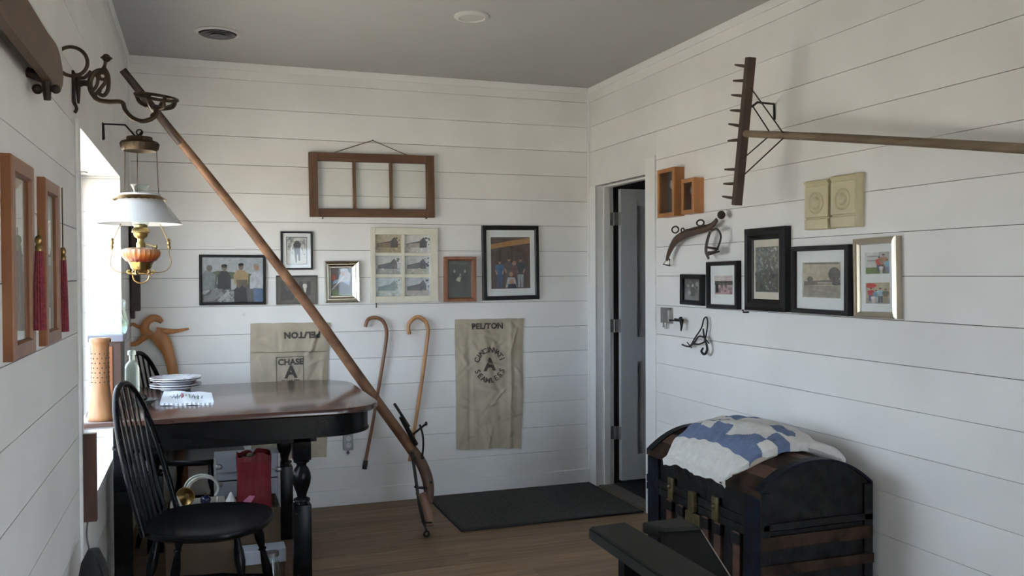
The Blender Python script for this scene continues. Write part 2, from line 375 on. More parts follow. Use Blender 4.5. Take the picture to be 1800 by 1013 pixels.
bm = BM(); box(bm, WD-0.012, WD+0.02, (WY0+WY1)/2-0.02, (WY0+WY1)/2+0.02, WZ0+0.05, WZ1-0.05); part('mullion', bm, TRIM, wf)
for a, b in ((WY0+0.05, (WY0+WY1)/2-0.02), ((WY0+WY1)/2+0.02, WY1-0.05)):
    bm = BM(); box(bm, WD, WD+0.004, a, b, WZ0+0.05, WZ1-0.05); part('pane', bm, PANE, win)
bm = BM(); p = Vector((WD+0.045, WY1-0.25, WZ1-0.055)); torus(bm, at(143, 303, x=-0.10)+Vector((0.0, 0.0, 0)), 0.022, 0.0035, (0, 0, 1)); tube(bm, [at(143, 303, x=-0.10)+Vector((-0.022, 0, 0)), at(143, 303, x=-0.10)+Vector((-0.022, 0, 0.03))], 0.003)
part('hook_ring', bm, STEEL, win)
# ground outside, seen by the window only
bm = BM(); box(bm, -60, 60, -50, 50, -0.6, -0.35)
struct('ground', bm, P('pale_gravel', (0.40, 0.355, 0.28), 0.9, var=0.1, scale=3))
# ------------------------------------------------------------------ door opening, door leaf and the dim room behind it
dr = thing('door_1', None, None, (3.09, 5.44, 0.0)); dr['kind'] = 'structure'
bm = BM(); box(bm, W-0.001, W+0.020, 4.62, D-0.02, DZ, GR[2]-0.002); part('header_board', bm, WALL, dr)
bm = BM(); box(bm, W-0.010, W+0.005, 4.62, DY0, 0, 2.155, 0.002); part('casing', bm, TRIM, dr)
bm = BM(); box(bm, W-0.006, W+0.005, DY1, D-0.018, 0, DZ, 0.002); part('casing', bm, TRIM, dr)
JX = 3.064
bm = BM(); box(bm, W, JX, DY1, DY1+0.02, 0, DZ+0.02); box(bm, W+0.055, W+0.100, DY1-0.012, DY1, 0, DZ); part('jamb', bm, TRIM, dr)
bm = BM(); box(bm, W, JX, DY0-0.02, DY0, 0, DZ+0.02); box(bm, W+0.055, W+0.100, DY0, DY0+0.012, 0, DZ); part('jamb', bm, TRIM, dr)
bm = BM(); box(bm, W, JX, DY0, DY1, DZ, DZ+0.02); box(bm, W+0.055, W+0.100, DY0+0.012, DY1-0.012, DZ-0.012, DZ); part('jamb', bm, TRIM, dr)
LX0, LX1, LY0, LY1, LZ0, LZ1 = 3.094, 3.80, 5.405, 5.44, 0.035, 2.035
bm = BM(); box(bm, LX0, LX1, LY0+0.022, LY1-0.009, LZ0, LZ1); leaf = part('door_leaf', bm, DOORP, dr)
for nm, a, b, z0, z1 in (('stile', LX0, LX0+0.125, LZ0, LZ1), ('stile', LX1-0.125, LX1, LZ0, LZ1), ('rail', LX0+0.125, LX1-0.125, LZ1-0.115, LZ1), ('rail', LX0+0.125, LX1-0.125, 0.85, 1.02), ('rail', LX0+0.125, LX1-0.125, LZ0, LZ0+0.17)):
    bm = BM(); box(bm, a, b, LY0, LY1, z0, z1); part(nm, bm, DOORP, leaf)
for py in (385, 573, 761):
    z = at(1078, py, y=5.45).z; bm = BM()
    box(bm, JX-0.045, JX, DY1-0.0035, DY1-0.0005, z-0.045, z+0.045, 0.001); box(bm, LX0-0.002, LX0, LY0+0.002, LY1-0.002, z-0.045, z+0.045); box(bm, JX-.002, LX0, LY1+.001, LY1+.004, z-.045, z+.045)
    for k in range(5): lathe(bm, [(0.0065, z-0.045+0.018*k+0.0008), (0.0065, z-0.045+0.018*(k+1)-0.0008)], (JX+0.001, LY1+0.006, 0), 10)
    part('hinge', bm, STEEL, dr)
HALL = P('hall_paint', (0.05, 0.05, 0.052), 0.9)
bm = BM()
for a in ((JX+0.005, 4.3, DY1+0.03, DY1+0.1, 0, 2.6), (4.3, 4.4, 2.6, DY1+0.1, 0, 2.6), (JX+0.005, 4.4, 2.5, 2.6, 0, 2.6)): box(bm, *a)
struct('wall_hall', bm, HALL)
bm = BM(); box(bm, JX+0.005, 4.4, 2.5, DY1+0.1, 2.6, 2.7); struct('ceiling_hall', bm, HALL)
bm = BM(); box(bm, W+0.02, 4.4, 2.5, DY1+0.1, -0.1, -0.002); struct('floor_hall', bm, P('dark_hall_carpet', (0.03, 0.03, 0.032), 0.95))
bm = BM(); box(bm, W+0.015, JX, DY0, DY1, -0.002, 0.006, 0.002); part('threshold', bm, wood('grey_threshold', (0.10, 0.09, 0.08), (0.16, 0.14, 0.12)), dr)
# ------------------------------------------------------------------ ceiling vent and ceiling light
c = at(383, 57, z=H); t = thing('ceiling_vent', 'round white ceiling air vent with dark slotted rings near the left wall', 'vent', (c.x, c.y, H))
bm = BM(); lathe(bm, [(0.115, H), (0.118, H-0.004), (0.105, H-0.012), (0.098, H-0.010), (0.098, H)], (c.x, c.y, 0), 40, capb=False, capt=False); part('rim', bm, P('vent_white', (0.55, 0.55, 0.54), 0.5), t, smooth=True)
bm = BM(); lathe(bm, [(0.10, H-0.0005), (0.10, H-0.002)], (c.x, c.y, 0), 32); part('duct_opening', bm, BLACKM, t)
for k, (ra, rb) in enumerate(((0.076, 0.070), (0.052, 0.046), (0.026, 0.005))):
    bm = BM(); lathe(bm, [(ra, H-0.004), (ra+0.014, H-0.014-0.003*k), (ra+.012, H-0.016-0.003*k), (rb, H-0.006)], (c.x, c.y, 0), 36); part('louver_ring', bm, P('vent_louver_grey', (0.14, 0.14, 0.14), .6), t, smooth=True)
c = at(829, 28, z=H); t = thing('ceiling_light', 'flat round white disc light on the ceiling, switched off', 'ceiling light', (c.x, c.y, H))
bm = BM(); lathe(bm, [(0.088, H), (0.088, H-0.006), (0.080, H-0.012), (0.066, H-0.014), (0.064, H-0.008)], (c.x, c.y, 0), 40, capb=False); part('rim', bm, P('light_rim', (0.60, 0.60, 0.58), 0.5), t, smooth=True)
bm = BM(); lathe(bm, [(0.064, H-0.003), (0.063, H-0.0085), (0.001, H-0.010)], (c.x, c.y, 0), 36); part('lens', bm, P('frosted_lens', (0.50, 0.50, 0.48), 0.35), t, smooth=True)
# ------------------------------------------------------------------ prints: flat shapes on paper, coordinates 0..1 across and up
def colm(c):
    key = 'ink_%d_%d_%d' % tuple(int(x*255) for x in c)
    return P(key, c, 0.35, var=0.18, scale=45)
def g(v): return (v, v*0.985, v*0.95)
def E(cx, cy, rx, ry, c, n=16, rot=0.0):
    return ([(cx+rx*math.cos(2*math.pi*i/n)*math.cos(rot)-ry*math.sin(2*math.pi*i/n)*math.sin(rot), cy+rx*math.cos(2*math.pi*i/n)*math.sin(rot)+ry*math.sin(2*math.pi*i/n)*math.cos(rot)) for i in range(n)], c)
def Q(x0, y0, x1, y1, c): return ([(x0, y0), (x1, y0), (x1, y1), (x0, y1)], c)
def G(pts, c): return (pts, c)
SK = (0.42, 0.24, 0.17)
def fig(cx, y0, h, ct, cl, sk=SK, wd=1.0, hair=(0.06, 0.04, 0.03), asp=1.0):
    """a standing person in a print: legs, torso, arms, head and hair"""
    u = h*asp*wd
    return [G([(cx-.13*u, y0), (cx-.02*u, y0), (cx, y0+.42*h), (cx+.02*u, y0), (cx+.13*u, y0), (cx+.15*u, y0+.48*h), (cx-.15*u, y0+.48*h)], cl),
            G([(cx-.15*u, y0+.44*h), (cx+.15*u, y0+.44*h), (cx+.23*u, y0+.62*h), (cx+.20*u, y0+.80*h), (cx+.06*u, y0+.84*h), (cx-.06*u, y0+.84*h), (cx-.20*u, y0+.80*h), (cx-.23*u, y0+.62*h)], ct),
            G([(cx-.23*u, y0+.64*h), (cx-.17*u, y0+.62*h), (cx-.10*u, y0+.50*h), (cx-.16*u, y0+.47*h)], sk), G([(cx+.23*u, y0+.64*h), (cx+.17*u, y0+.62*h), (cx+.10*u, y0+.50*h), (cx+.16*u, y0+.47*h)], sk),
            E(cx, y0+.925*h, .065*u+.0, .078*h, sk), E(cx, y0+.965*h, .068*u, .04*h, hair)]
def blotch(n, x0, x1, y0, y1, c, seed, r=0.03, asp=1.0):
    rd = random.Random(seed); out = []
    for i in range(n):
        k = rd.uniform(0.5, 1.3); v = rd.uniform(0.6, 1.5)
        out.append(E(rd.uniform(x0, x1), rd.uniform(y0, y1), r*k, r*k*rd.uniform(.5, 1.4)*asp, tuple(round(min(1, q*v)*20)/20+0.004 for q in c), 7, rd.uniform(0, 3)))
    return out
def print_on(parent, x0, x1, z0, z1, y, bgc, shapes, name='photo'):
    """a flat printed sheet in wall-local coordinates; its inks lie fractions of a millimetre apart"""
    bm = BM(); mats = [colm(bgc)]; idx = {bgc: 0}
    f = bm.faces.new([bm.verts.new(p) for p in ((x0, y, z0), (x1, y, z0), (x1, y, z1), (x0, y, z1))])
    for k, (pts, c) in enumerate(shapes):
        c = tuple(c)
        if c not in idx: idx[c] = len(mats); mats.append(colm(c))
        yy = y-0.00012*(1+k*0.25)
        pp = [(min(max(a, 0.0), 1.0), min(max(b, 0.0), 1.0)) for a, b in pts]
        q = []
        for a in pp:
            if not q or (abs(a[0]-q[-1][0])+abs(a[1]-q[-1][1])) > 1e-4: q.append(a)
        if len(q) < 3: continue
        try:
            f = bm.faces.new([bm.verts.new((x0+(x1-x0)*a, yy, z0+(z1-z0)*b)) for a, b in q]); f.material_index = idx[c]
        except ValueError: pass
    me = bpy.data.meshes.new(name); bm.to_mesh(me); bm.free()
    for mm in mats: me.materials.append(mm)
    o = bpy.data.objects.new(name, me); col.objects.link(o); o.parent = parent; return o
def quad_rect(wall, q, n):
    """photo quad (tl, tr, br, bl) -> centre, width, height and tilt on the wall"""
    tl, tr, br, bl = [wat(wall, px, py, n) for px, py in q]
    wdt = ((tr[0]-tl[0])+(br[0]-bl[0]))/2; hgt = ((tl[1]-bl[1])+(tr[1]-br[1]))/2
    cu = (tl[0]+tr[0]+br[0]+bl[0])/4; cz = (tl[1]+tr[1]+br[1]+bl[1])/4
    tilt = -((tr[1]-tl[1])+(br[1]-bl[1]))/2/wdt
    return cu, cz, wdt, hgt, tilt
idf = lambda a, t, b: (a, t, b)
def picture(wall, q, n, fw, fmat, label, prof=None, matc=None, matw=0.0, matw2=None, pic=None, name='picture_frame', group=None, windows=None, tilt_k=1.0, liner=None, cat='picture frame', prof_in=None, gl=True):
    cu, cz, w_, h_, tl = quad_rect(wall, q, n)
    if abs(tl) > 0.02: tl = math.copysign(0.02, tl)
    tl *= tilt_k
    t = wthing(name, label, cat, wall, cu, cz-h_/2, 0.0, group, tl)
    X, Z = w_/2, h_
    pf = prof(fw, n) if prof else [(0, 0.0), (0, n*0.85), (fw*0.15, n), (fw*0.8, n), (fw, n*0.8), (fw, n*0.35), (fw*0.6, 0.0)]
    bm = BM(); ringframe(bm, -X, X, 0, Z, pf, idf); part('frame', bm, fmat, t, world=False)
    s = fw; y = -n*0.35
    if liner:
        bm = BM(); ringframe(bm, -X+s, X-s, s, Z-s, [(0, n*0.3), (0, n*0.55), (liner[0], n*0.5), (liner[0], n*0.3)], idf); part('liner', bm, liner[1], t, world=False); s += liner[0]
    bm = BM(); box(bm, -X+fw*0.5, X-fw*0.5, y+0.0008, y+0.004, fw*0.5, Z-fw*0.5); part('backing', bm, BLACKM, t, world=False)
    wins = windows or [(matw/(w_-2*s), (matw2 if matw2 is not None else matw)/(h_-2*s), 1-matw/(w_-2*s), 1-(matw2 if matw2 is not None else matw)/(h_-2*s))]
    ix0, ix1, iz0, iz1 = -X+s, X-s, s, Z-s
    fx = lambda v: ix0+(ix1-ix0)*v
    fz = lambda v: iz0+(iz1-iz0)*v
    if matc:
        bm = BM(); xs = sorted({0.0, 1.0, *[v for w4 in wins for v in (w4[0], w4[2])]}); zs = sorted({0.0, 1.0, *[v for w4 in wins for v in (w4[1], w4[3])]})
        for a, b in zip(xs, xs[1:]):
            for c, d in zip(zs, zs[1:]):
                if any(w4[0]-1e-6 <= a and b <= w4[2]+1e-6 and w4[1]-1e-6 <= c and d <= w4[3]+1e-6 for w4 in wins): continue
                box(bm, fx(a), fx(b), y-0.0025, y, fz(c), fz(d))
        part('mat_board', bm, matc, t, world=False)
    for w4, (bgc, sh) in zip(wins, pic):
        print_on(t, fx(w4[0]), fx(w4[2]), fz(w4[1]), fz(w4[3]), y-0.0004, bgc, sh)
    if gl:
        bm = BM(); yy = -n*0.62; bm.faces.new([bm.verts.new(p) for p in ((ix0, yy, iz0), (ix1, yy, iz0), (ix1, yy, iz1), (ix0, yy, iz1))]); part('glass', bm, PICG, t, world=False)
    return t
# family group on a farm
p1 = [G([(0, .62), (.25, .70), (.6, .66), (1, .60), (1, 0), (0, 0)], (.09, .12, .07)), G([(0, .45), (1, .42), (1, 0), (0, 0)], (.10, .10, .10)), *blotch(30, .02, .6, .03, .33, (.28, .28, .28), 3, .05),
      G([(.24, .40), (.4, .42), (.4, .56), (.24, .56)], (.42, .42, .42)), G([(.42, .28), (.6, .28), (.6, .52), (.42, .52)], (.40, .40, .40))]
p1 += [G([(.0, .28), (.2, .28), (.22, .62), (.14, .70), (.05, .70), (.0, .62)], (.20, .22, .22)), E(.12, .76, .05, .07, (.14, .12, .10)), G([(.25, .28), (.47, .28), (.47, .58), (.40, .70), (.31, .70), (.25, .58)], (.03, .035, .04)), E(.36, .77, .045, .07, (.20, .14, .11)), E(.36, .81, .048, .04, (.02, .02, .02)),
       G([(.53, .40), (.75, .40), (.76, .62), (.68, .72), (.57, .72), (.51, .60)], (.36, .26, .13)), G([(.56, .30), (.74, .30), (.74, .50), (.56, .50)], (.12, .10, .08)), E(.635, .79, .042, .07, (.18, .12, .09)), E(.635, .84, .045, .035, (.02, .02, .02)),
       G([(.78, .30), (1., .30), (1., .62), (.95, .68), (.84, .68), (.78, .58)], (.46, .47, .52)), E(.89, .78, .045, .07, SK), E(.89, .84, .046, .03, (.34, .32, .30)), G([(.84, 0), (1, 0), (1, .30), (.84, .32)], (.10, .16, .26)), G([(.52, 0), (.74, 0), (.72, .30), (.62, .40), (.52, .28)], (.025, .025, .03)), E(.60, .38, .04, .06, (.16, .10, .08)),
       G([(.0, .02), (.2, .04), (.34, .30), (.22, .30)], (.20, .20, .20)), G([(.30, .0), (.46, .22), (.42, .26), (.24, .04)], (.36, .36, .36))]
picture('back', [(349, 448), (466.5, 448), (468, 536), (350.5, 536.7)], 0.022, 0.016, BLACKF, 'wide thin black frame with a color photo of a group of people outdoors, leftmost picture', matc=None, pic=[((.40, .42, .45), p1)])
p2 = [Q(0, 0, 1, 1, (.04, .04, .04)), Q(.03, .02, .97, .98, (.58, .57, .54)), G([(.5, .06), (.44, .06), (.40, .34), (.36, .55), (.33, .72), (.45, .86), (.62, .85), (.70, .72), (.66, .46), (.66, .12), (.58, .12), (.56, .38), (.50, .34)], (.07, .07, .07)), *blotch(26, .08, .40, .55, .95, (.22, .22, .21), 5, .05), *blotch(30, .68, .92, .35, .95, (.30, .30, .29), 6, .04), *blotch(14, .1, .4, .3, .55, (.45, .45, .44), 8, .03)]
picture('back', [(493, 406.6), (549.5, 407), (550.8, 474.3), (494.5, 474.5)], 0.022, 0.012, BLACKF, 'small upright black frame with white mat around a black and white sketch-like photo', matc=MATW, matw=0.022, pic=[((.04, .04, .04), p2)])
p3 = [Q(.08, .12, .42, .88, (.060, .056, .052)), Q(.56, .28, .86, .84, (.045, .042, .040)), E(.71, .66, .055, .12, (.60, .58, .52)), G([(.67, .55), (.75, .55), (.73, .38), (.70, .42)], (.50, .48, .44)), E(.71, .79, .06, .05, (.10, .09, .08)), E(.25, .62, .07, .15, (.10, .09, .085))]
cu, cz, w_, h_, tl = quad_rect('back', [(485, 485), (557, 484), (559, 535), (485.5, 536)], 0.006)
t = wthing('mounted_photo', 'flat grey-brown card mount with two tiny oval portraits behind the long pole', 'photo', 'back', cu, cz-h_/2)
bm = BM(); box(bm, -w_/2, w_/2, -0.008, -0.0005, 0, h_, 0.001); part('card', bm, P('grey_brown_card', (0.105, 0.098, 0.082), 0.85, var=0.08), t, world=False)
bm = BM(); box(bm, -w_/2, w_/2, -0.012, -0.008, h_-0.008, h_); part('card_edge', bm, P('dark_card_edge', (0.05, 0.045, 0.04), 0.85), t, world=False)
print_on(t, -w_/2+.01, w_/2-.01, .01, h_-.012, -0.0084, (.105, .098, .082), p3)
p4 = [Q(0, 0, 1, .25, (.10, .13, .05)), E(.6, .25, .35, .22, (.025, .02, .03)), G([(.05, .42), (.55, .50), (.85, .35), (.9, .55), (.5, .62), (.1, .55)], (.22, .30, .46)), G([(.3, .5), (.9, .5), (.92, .80), (.75, .9), (.50, .88), (.38, .7)], (.42, .40, .42)), E(.62, .90, .20, .09, (.36, .36, .38)), E(.55, .80, .08, .07, SK), E(.10, .66, .12, .12, (.32, .05, .04)), G([(.0, .22), (.05, .22), (.65, .7), (.6, .72)], (.55, .54, .52))]
def silver_prof(fw, n): return [(0, 0), (0, n*0.9), (0.004, n), (fw*0.45, n*0.78), (fw*0.5, n*0.9), (fw*0.56, n*0.72), (fw*0.86, n*0.5), (fw*0.9, n*0.6), (fw, n*0.5), (fw, n*0.3), (fw*0.6, 0)]
picture('back', [(571, 459), (632.5, 459), (633, 531), (571.6, 533)], 0.032, 0.044, SILVER, 'shiny silver stepped frame with a small color photo of a seated person', prof=silver_prof, pic=[((.09, .07, .06), p4)])
# white window sash holding six barn photos
def barn(sky, grd, wall_, roof, seed, dark=False):
    return (sky, [G([(0, 0), (1, 0), (1, .34), (0, .30)], grd), G([(.08, .30), (.74, .30), (.74, .62), (.08, .50)], wall_), G([(.04, .50), (.60, .66), (.74, .86), (.70, .58)], roof), G([(.60, .28), (.88, .30), (.88, .62), (.76, .88), (.60, .64)], roof), *blotch(9, .05, .95, .05, .30, grd, seed, .06), *blotch(7, .8, 1, .4, .9, roof, seed+1, .05)])
barns = [barn((.48, .40, .28), (.36, .28, .18), (.22, .16, .10), (.08, .06, .05), 11), barn((.62, .60, .58), (.52, .50, .48), (.34, .30, .26), (.05, .05, .05), 12), barn((.55, .56, .56), (.34, .34, .33), (.10, .10, .12), (.14, .13, .14), 13),
         barn((.52, .53, .54), (.44, .42, .36), (.13, .13, .15), (.11, .11, .13), 14), barn((.50, .56, .58), (.48, .52, .50), (.22, .28, .28), (.24, .29, .29), 15), barn((.46, .48, .52), (.42, .38, .36), (.13, .13, .15), (.10, .10, .12), 16)]
q = [(652.4, 399.6), (769.4, 402.2), (770.7, 531), (652.8, 532)]
cu, cz, w_, h_, tl = quad_rect('back', q, 0.03); Z0 = cz-h_/2
t = wthing('window_sash_frame', 'cream painted old window sash holding six small barn photos', 'picture frame', 'back', cu, Z0)
xs = [wat('back', px, 450, 0.03)[0]-cu for px in (652.4, 660.0, 706.2, 711.6, 757.2, 769.8)]; zz = [wat('back', 710, py, 0.03)[1]-Z0 for py in (532, 520.8, 488, 482, 450.2, 444.4, 413, 401)]
def bx1(nm, a, b, c, d, mt, pr, y0=-0.030, y1=-0.002, bev=0.002):
    bm = BM(); box(bm, a, b, y0, y1, c, d, bev); return part(nm, bm, mt, pr, world=False)
bx1('stile', xs[0], xs[1], 0, h_, CREAMP, t); bx1('stile', xs[4], xs[5], 0, h_, CREAMP, t)
bx1('rail', xs[1], xs[4], 0, zz[1], CREAMP, t); bx1('rail', xs[1], xs[4], zz[6], h_, CREAMP, t)
bx1('glazing_bar', xs[2], xs[3], zz[1], zz[6], CREAMP, t, -0.027)
for a, b in ((xs[1], xs[2]), (xs[3], xs[4])):
    for k in (2, 4): bx1('glazing_bar', a, b, zz[k], zz[k+1], CREAMP, t, -0.026)
for r_, (k0, k1) in enumerate(((5, 6), (3, 4), (1, 2))):
    for c_, (a, b) in enumerate(((xs[1], xs[2]), (xs[3], xs[4]))):
        i = r_*2+c_; bgc, sh = barns[i]; mg = 0.0 if i < 2 else 0.007
        print_on(t, a, b, zz[k0], zz[k1], -0.008, (.55, .56, .56), [] )
        print_on(t, a+mg, b-mg, zz[k0], zz[k1]-mg*0.3, -0.0085, bgc, sh, 'barn_photo')
        bm = BM(); bm.faces.new([bm.verts.new(p_) for p_ in ((a, -.014, zz[k0]), (b, -.014, zz[k0]), (b, -.014, zz[k1]), (a, -.014, zz[k1]))]); part('pane', bm, PICG, t, world=False)
p6 = [Q(.08, .10, .92, .92, (.065, .07, .065)), Q(.14, .28, .86, .88, (.05, .055, .05)), E(.27, .72, .045, .05, (.34, .36, .32)), E(.72, .72, .045, .05, (.34, .36, .32)), E(.52, .62, .04, .04, (.34, .36, .32)), G([(.36, .46), (.50, .42), (.56, .56), (.46, .58), (.34, .50)], (.42, .42, .32)), E(.27, .58, .08, .09, (.035, .04, .035)), E(.73, .56, .09, .12, (.035, .04, .035))]
picture('back', [(782, 451.5), (837.7, 451.5), (837.7, 530.8), (783, 531)], 0.045, 0.028, REDWOOD, 'small deep red-brown wooden frame with a dark old portrait group', pic=[((.075, .082, .075), p6)], prof=lambda fw, n: [(0, 0), (0, n*.9), (.003, n), (fw*.6, n), (fw, n*.55), (fw, n*.3), (fw*.5, 0)])
p7 = [G([(0, .86), (.5, .93), (1, .99), (1, .88), (.5, .83), (0, .77)], (.40, .21, .08)), Q(0, 0, 1, .03, (.10, .07, .06)), Q(.2, .5, .26, .80, (.05, .035, .03)), Q(.5, .5, .55, .82, (.05, .035, .03))]
for a in ((.22, .02, .54, (.06, .13, .24), (.07, .10, .18)), (.46, .03, .58, (.10, .09, .085), (.10, .09, .09)), (.75, .02, .58, (.035, .045, .05), (.30, .32, .34))): p7 += fig(*a, asp=.95)
p7 += [E(.59, .49, .05, .045, SK), G([(.50, .24), (.68, .24), (.66, .44), (.53, .44)], (.16, .09, .09)), G([(.36, .02), (.66, .02), (.60, .22), (.42, .22)], (.42, .40, .42)), E(.51, .28, .05, .045, SK), E(.52, .13, .06, .05, SK), G([(.40, .0), (.66, .0), (.62, .09), (.44, .09)], (.02, .025, .05))]
picture('back', [(848.4, 397), (948, 397), (949.3, 526.3), (850.7, 528.5)], 0.026, 0.028, BLACKF, 'large upright black frame with white mat around a color family photo in a barn', matc=MATW, matw=0.033, matw2=0.048, pic=[((.085, .06, .05), p7)])
# ------------------------------------------------------------------ empty three-pane sash on a string
q = [(543.5, 267), (764.3, 274), (765, 382.5), (545.5, 381)]
cu, cz, w_, h_, tl = quad_rect('back', q, 0.035); Z0 = cz-h_/2
t = wthing('old_window_sash', 'large brown wooden three-pane window sash hung from a string', 'window sash', 'back', cu, Z0, tilt=tl)
X = w_/2; fwv, fwh = 0.052, 0.052
bx1('stile', -X, -X+fwv, 0, h_, OAK, t, -0.035, -0.001); bx1('stile', X-fwv, X, 0, h_, OAK, t, -0.035, -0.001)
bx1('rail', -X+fwv, X-fwv, 0, fwh, OAKX, t, -0.034, -0.001); bx1('rail', -X+fwv, X-fwv, h_-fwh, h_, OAKX, t, -0.034, -0.001)
b1, b2 = [wat('back', px, 330, .03)[0]-cu for px in (624.0, 688.5)]
for b in (b1, b2): bx1('glazing_bar', b-.009, b+.009, fwh, h_-fwh, OAK, t, -0.030, -0.004)
for a, b in ((-X+fwv, b1-.009), (b1+.009, b2-.009), (b2+.009, X-fwv)):
    bm = BM(); bm.faces.new([bm.verts.new(p_) for p_ in ((a, -.012, fwh), (b, -.012, fwh), (b, -.012, h_-fwh), (a, -.012, h_-fwh))]); part('pane', bm, PICG, t, world=False)
apex = at(655, 247, y=D-.012); l_, r_ = at(588, 268, y=D-.02), at(716, 273, y=D-.02)
bm = BM(); tube(bm, [l_, apex, r_], 0.0028, 6); part('string', bm, P('brown_twine', (0.16, 0.11, 0.07), 0.9), t)
bm = BM(); lathe(bm, [(.002, 0), (.002, .014), (.005, .0145), (.005, .017)], (apex.x, D, apex.z), 8, axis=(0, -1, 0)); single('nail', bm, IRON, 'nail holding the string of the three-pane sash', 'nail')
for px, lb in ((566, 'left'), (748, 'right')):
    p_ = at(px, 384, y=D); bm = BM(); tube(bm, [p_, p_+Vector((0, -.038, -.003)), p_+Vector((0, -.040, .006))], .0028, 6); single('nail', bm, IRON, 'small nail under the %s bottom corner of the three-pane sash' % lb, 'nail')
p_ = at(661, 537, y=D); bm = BM(); tube(bm, [p_+Vector((0, 0, .012)), p_+Vector((0, -.012, .010)), p_+Vector((0, -.016, -.008)), p_+Vector((0, -.004, -.014))], .003, 6); single('hook', bm, IRON, 'tiny dark hook below the white six-photo sash', 'hook')
# ------------------------------------------------------------------ flour sacks with stencilled writing
def text_bm(body, size, bold=0.0, space=1.0):
    cu_ = bpy.data.curves.new('txt', 'FONT'); cu_.body = body; cu_.size = size; cu_.align_x = 'CENTER'; cu_.align_y = 'CENTER'; cu_.offset = bold; cu_.space_character = space; cu_.resolution_u = 3
    o = bpy.data.objects.new('txt', cu_); col.objects.link(o); bpy.context.view_layer.update()
    me = bpy.data.meshes.new_from_object(o.evaluated_get(bpy.context.evaluated_depsgraph_get()))
    bpy.data.objects.remove(o); bpy.data.curves.remove(cu_); bm = BM(); bm.from_mesh(me); bpy.data.meshes.remove(me); return bm
def sack(q, label, seed, folds, fold_band=None, topdip=0.0):
    tl, tr, br, bl = [wat('back', px, py, 0.01) for px, py in q]; rd = random.Random(seed)
    cu = (tl[0]+br[0])/2; z0 = min(bl[1], br[1]); t = wthing('grain_sack', label, 'sack', 'back', cu, z0)
    NX, NZ = 60, 110
    creases = [(rd.uniform(.05, .95), rd.uniform(.03, .97), rd.uniform(-1.3, 1.3), rd.uniform(.010, .030), rd.uniform(.08, .28), rd.uniform(-.008, .012)) for _ in range(70)]
    def surf(u, v):      # u across, v down 0..1 -> x, y, z local
        x = (tl[0]*(1-u)+tr[0]*u)*(1-v)+(bl[0]*(1-u)+br[0]*u)*v; z = (tl[1]*(1-u)+tr[1]*u)*(1-v)+(bl[1]*(1-u)+br[1]*u)*v
        x += 0.004*math.sin(9*v+seed)*(1 if u > .5 else .4)*abs(u-.5)*2
        y = 0.016
        for fu, fw_, fa, sl in folds: y += fa*math.exp(-((u-fu-sl*v)/fw_)**2)*min(1, v*6+.2)
        y += 0.003*math.sin(17*u+5*v+seed)*math.sin(11*v+3*u)+0.0010*math.sin(41*u-13*v)
        for cu_, cv_, sl_, wd_, ln_, am_ in creases:
            a_ = (u-cu_)*math.cos(sl_)+(v-cv_)*2*math.sin(sl_); b_ = -(u-cu_)*math.sin(sl_)+(v-cv_)*2*math.cos(sl_)
            y += am_*math.exp(-(a_/wd_)**2-(b_/ln_)**2)
        if fold_band and v < fold_band: y += 0.010
        y = max(y, .004); z += .0035*math.sin(8*u+seed)*v+.002*math.sin(19*u+seed)*(v-.5)
        return (x-cu, -y*(1-0.55*(abs(u-.5)*2)**6), z-z0)
    def inv(x, z):       # approximate inverse, for lettering
        v = (tl[1]-z0-z)/(tl[1]-bl[1]); u = (x+cu-(tl[0]*(1-v)+bl[0]*v))/((tr[0]-tl[0])*(1-v)+(br[0]-bl[0])*v); return u, v
    bm = BM(); grid = [[bm.verts.new(surf(i/NX, j/NZ)) for i in range(NX+1)] for j in range(NZ+1)]
    back = [[bm.verts.new((g_.co.x, -0.001, g_.co.z)) for g_ in (grid[j][i] for i in range(NX+1))] for j in (0, NZ)]
    for j in range(NZ):
        for i in range(NX): bm.faces.new((grid[j][i], grid[j][i+1], grid[j+1][i+1], grid[j+1][i]))
    for i in range(NX): bm.faces.new((back[0][i], back[0][i+1], grid[0][i+1], grid[0][i])); bm.faces.new((grid[NZ][i], grid[NZ][i+1], back[1][i+1], back[1][i]))
    for side in (0, NX):
        lb = [bm.verts.new((grid[j][side].co.x, -0.001, grid[j][side].co.z)) for j in range(NZ+1)]
        for j in range(NZ): bm.faces.new((grid[j][side], grid[j+1][side], lb[j+1], lb[j]))
    part('cloth', bm, SACK, t, world=False, smooth=True)
    def letter(bodies, name='lettering'):
        B = BM()
        for tb, place in bodies:
            bmesh.ops.triangulate(tb, faces=tb.faces[:]); bmesh.ops.subdivide_edges(tb, edges=[e for e in tb.edges if e.calc_length() > .006], cuts=3, use_grid_fill=True); bmesh.ops.triangulate(tb, faces=tb.faces[:])
            me = bpy.data.meshes.new('tmp')
            for v in tb.verts:
                x, z = place(v.co.x, v.co.y); u, vv = inv(x, z); s_ = surf(min(max(u, 0), 1), min(max(vv, 0), 1)); v.co = Vector((x, s_[1]-0.0028, z))
            tb.to_mesh(me); tb.free(); B.from_mesh(me); bpy.data.meshes.remove(me)
        me = bpy.data.meshes.new(name); B.to_mesh(me); B.free(); me.materials.append(INK); o = bpy.data.objects.new(name, me); col.objects.link(o); o.parent = t; return o
    def lp(px, py): a = wat('back', px, py, 0.02); return a[0]-cu, a[1]-z0
    return t, letter, lp, surf
t, letter, lp, surf1 = sack([(439.8, 569), (580, 567), (575, 804), (442, 808)], 'cream sack hung behind the table, upside-down stencilled line above a boxed letter A', 2, [(.10, .05, -.004, 0), (.32, .10, .006, 0), (.75, .06, .007, -.05), (.88, .05, -.005, 0)], fold_band=0.215)
x0_, z0_ = lp(531, 588.5)
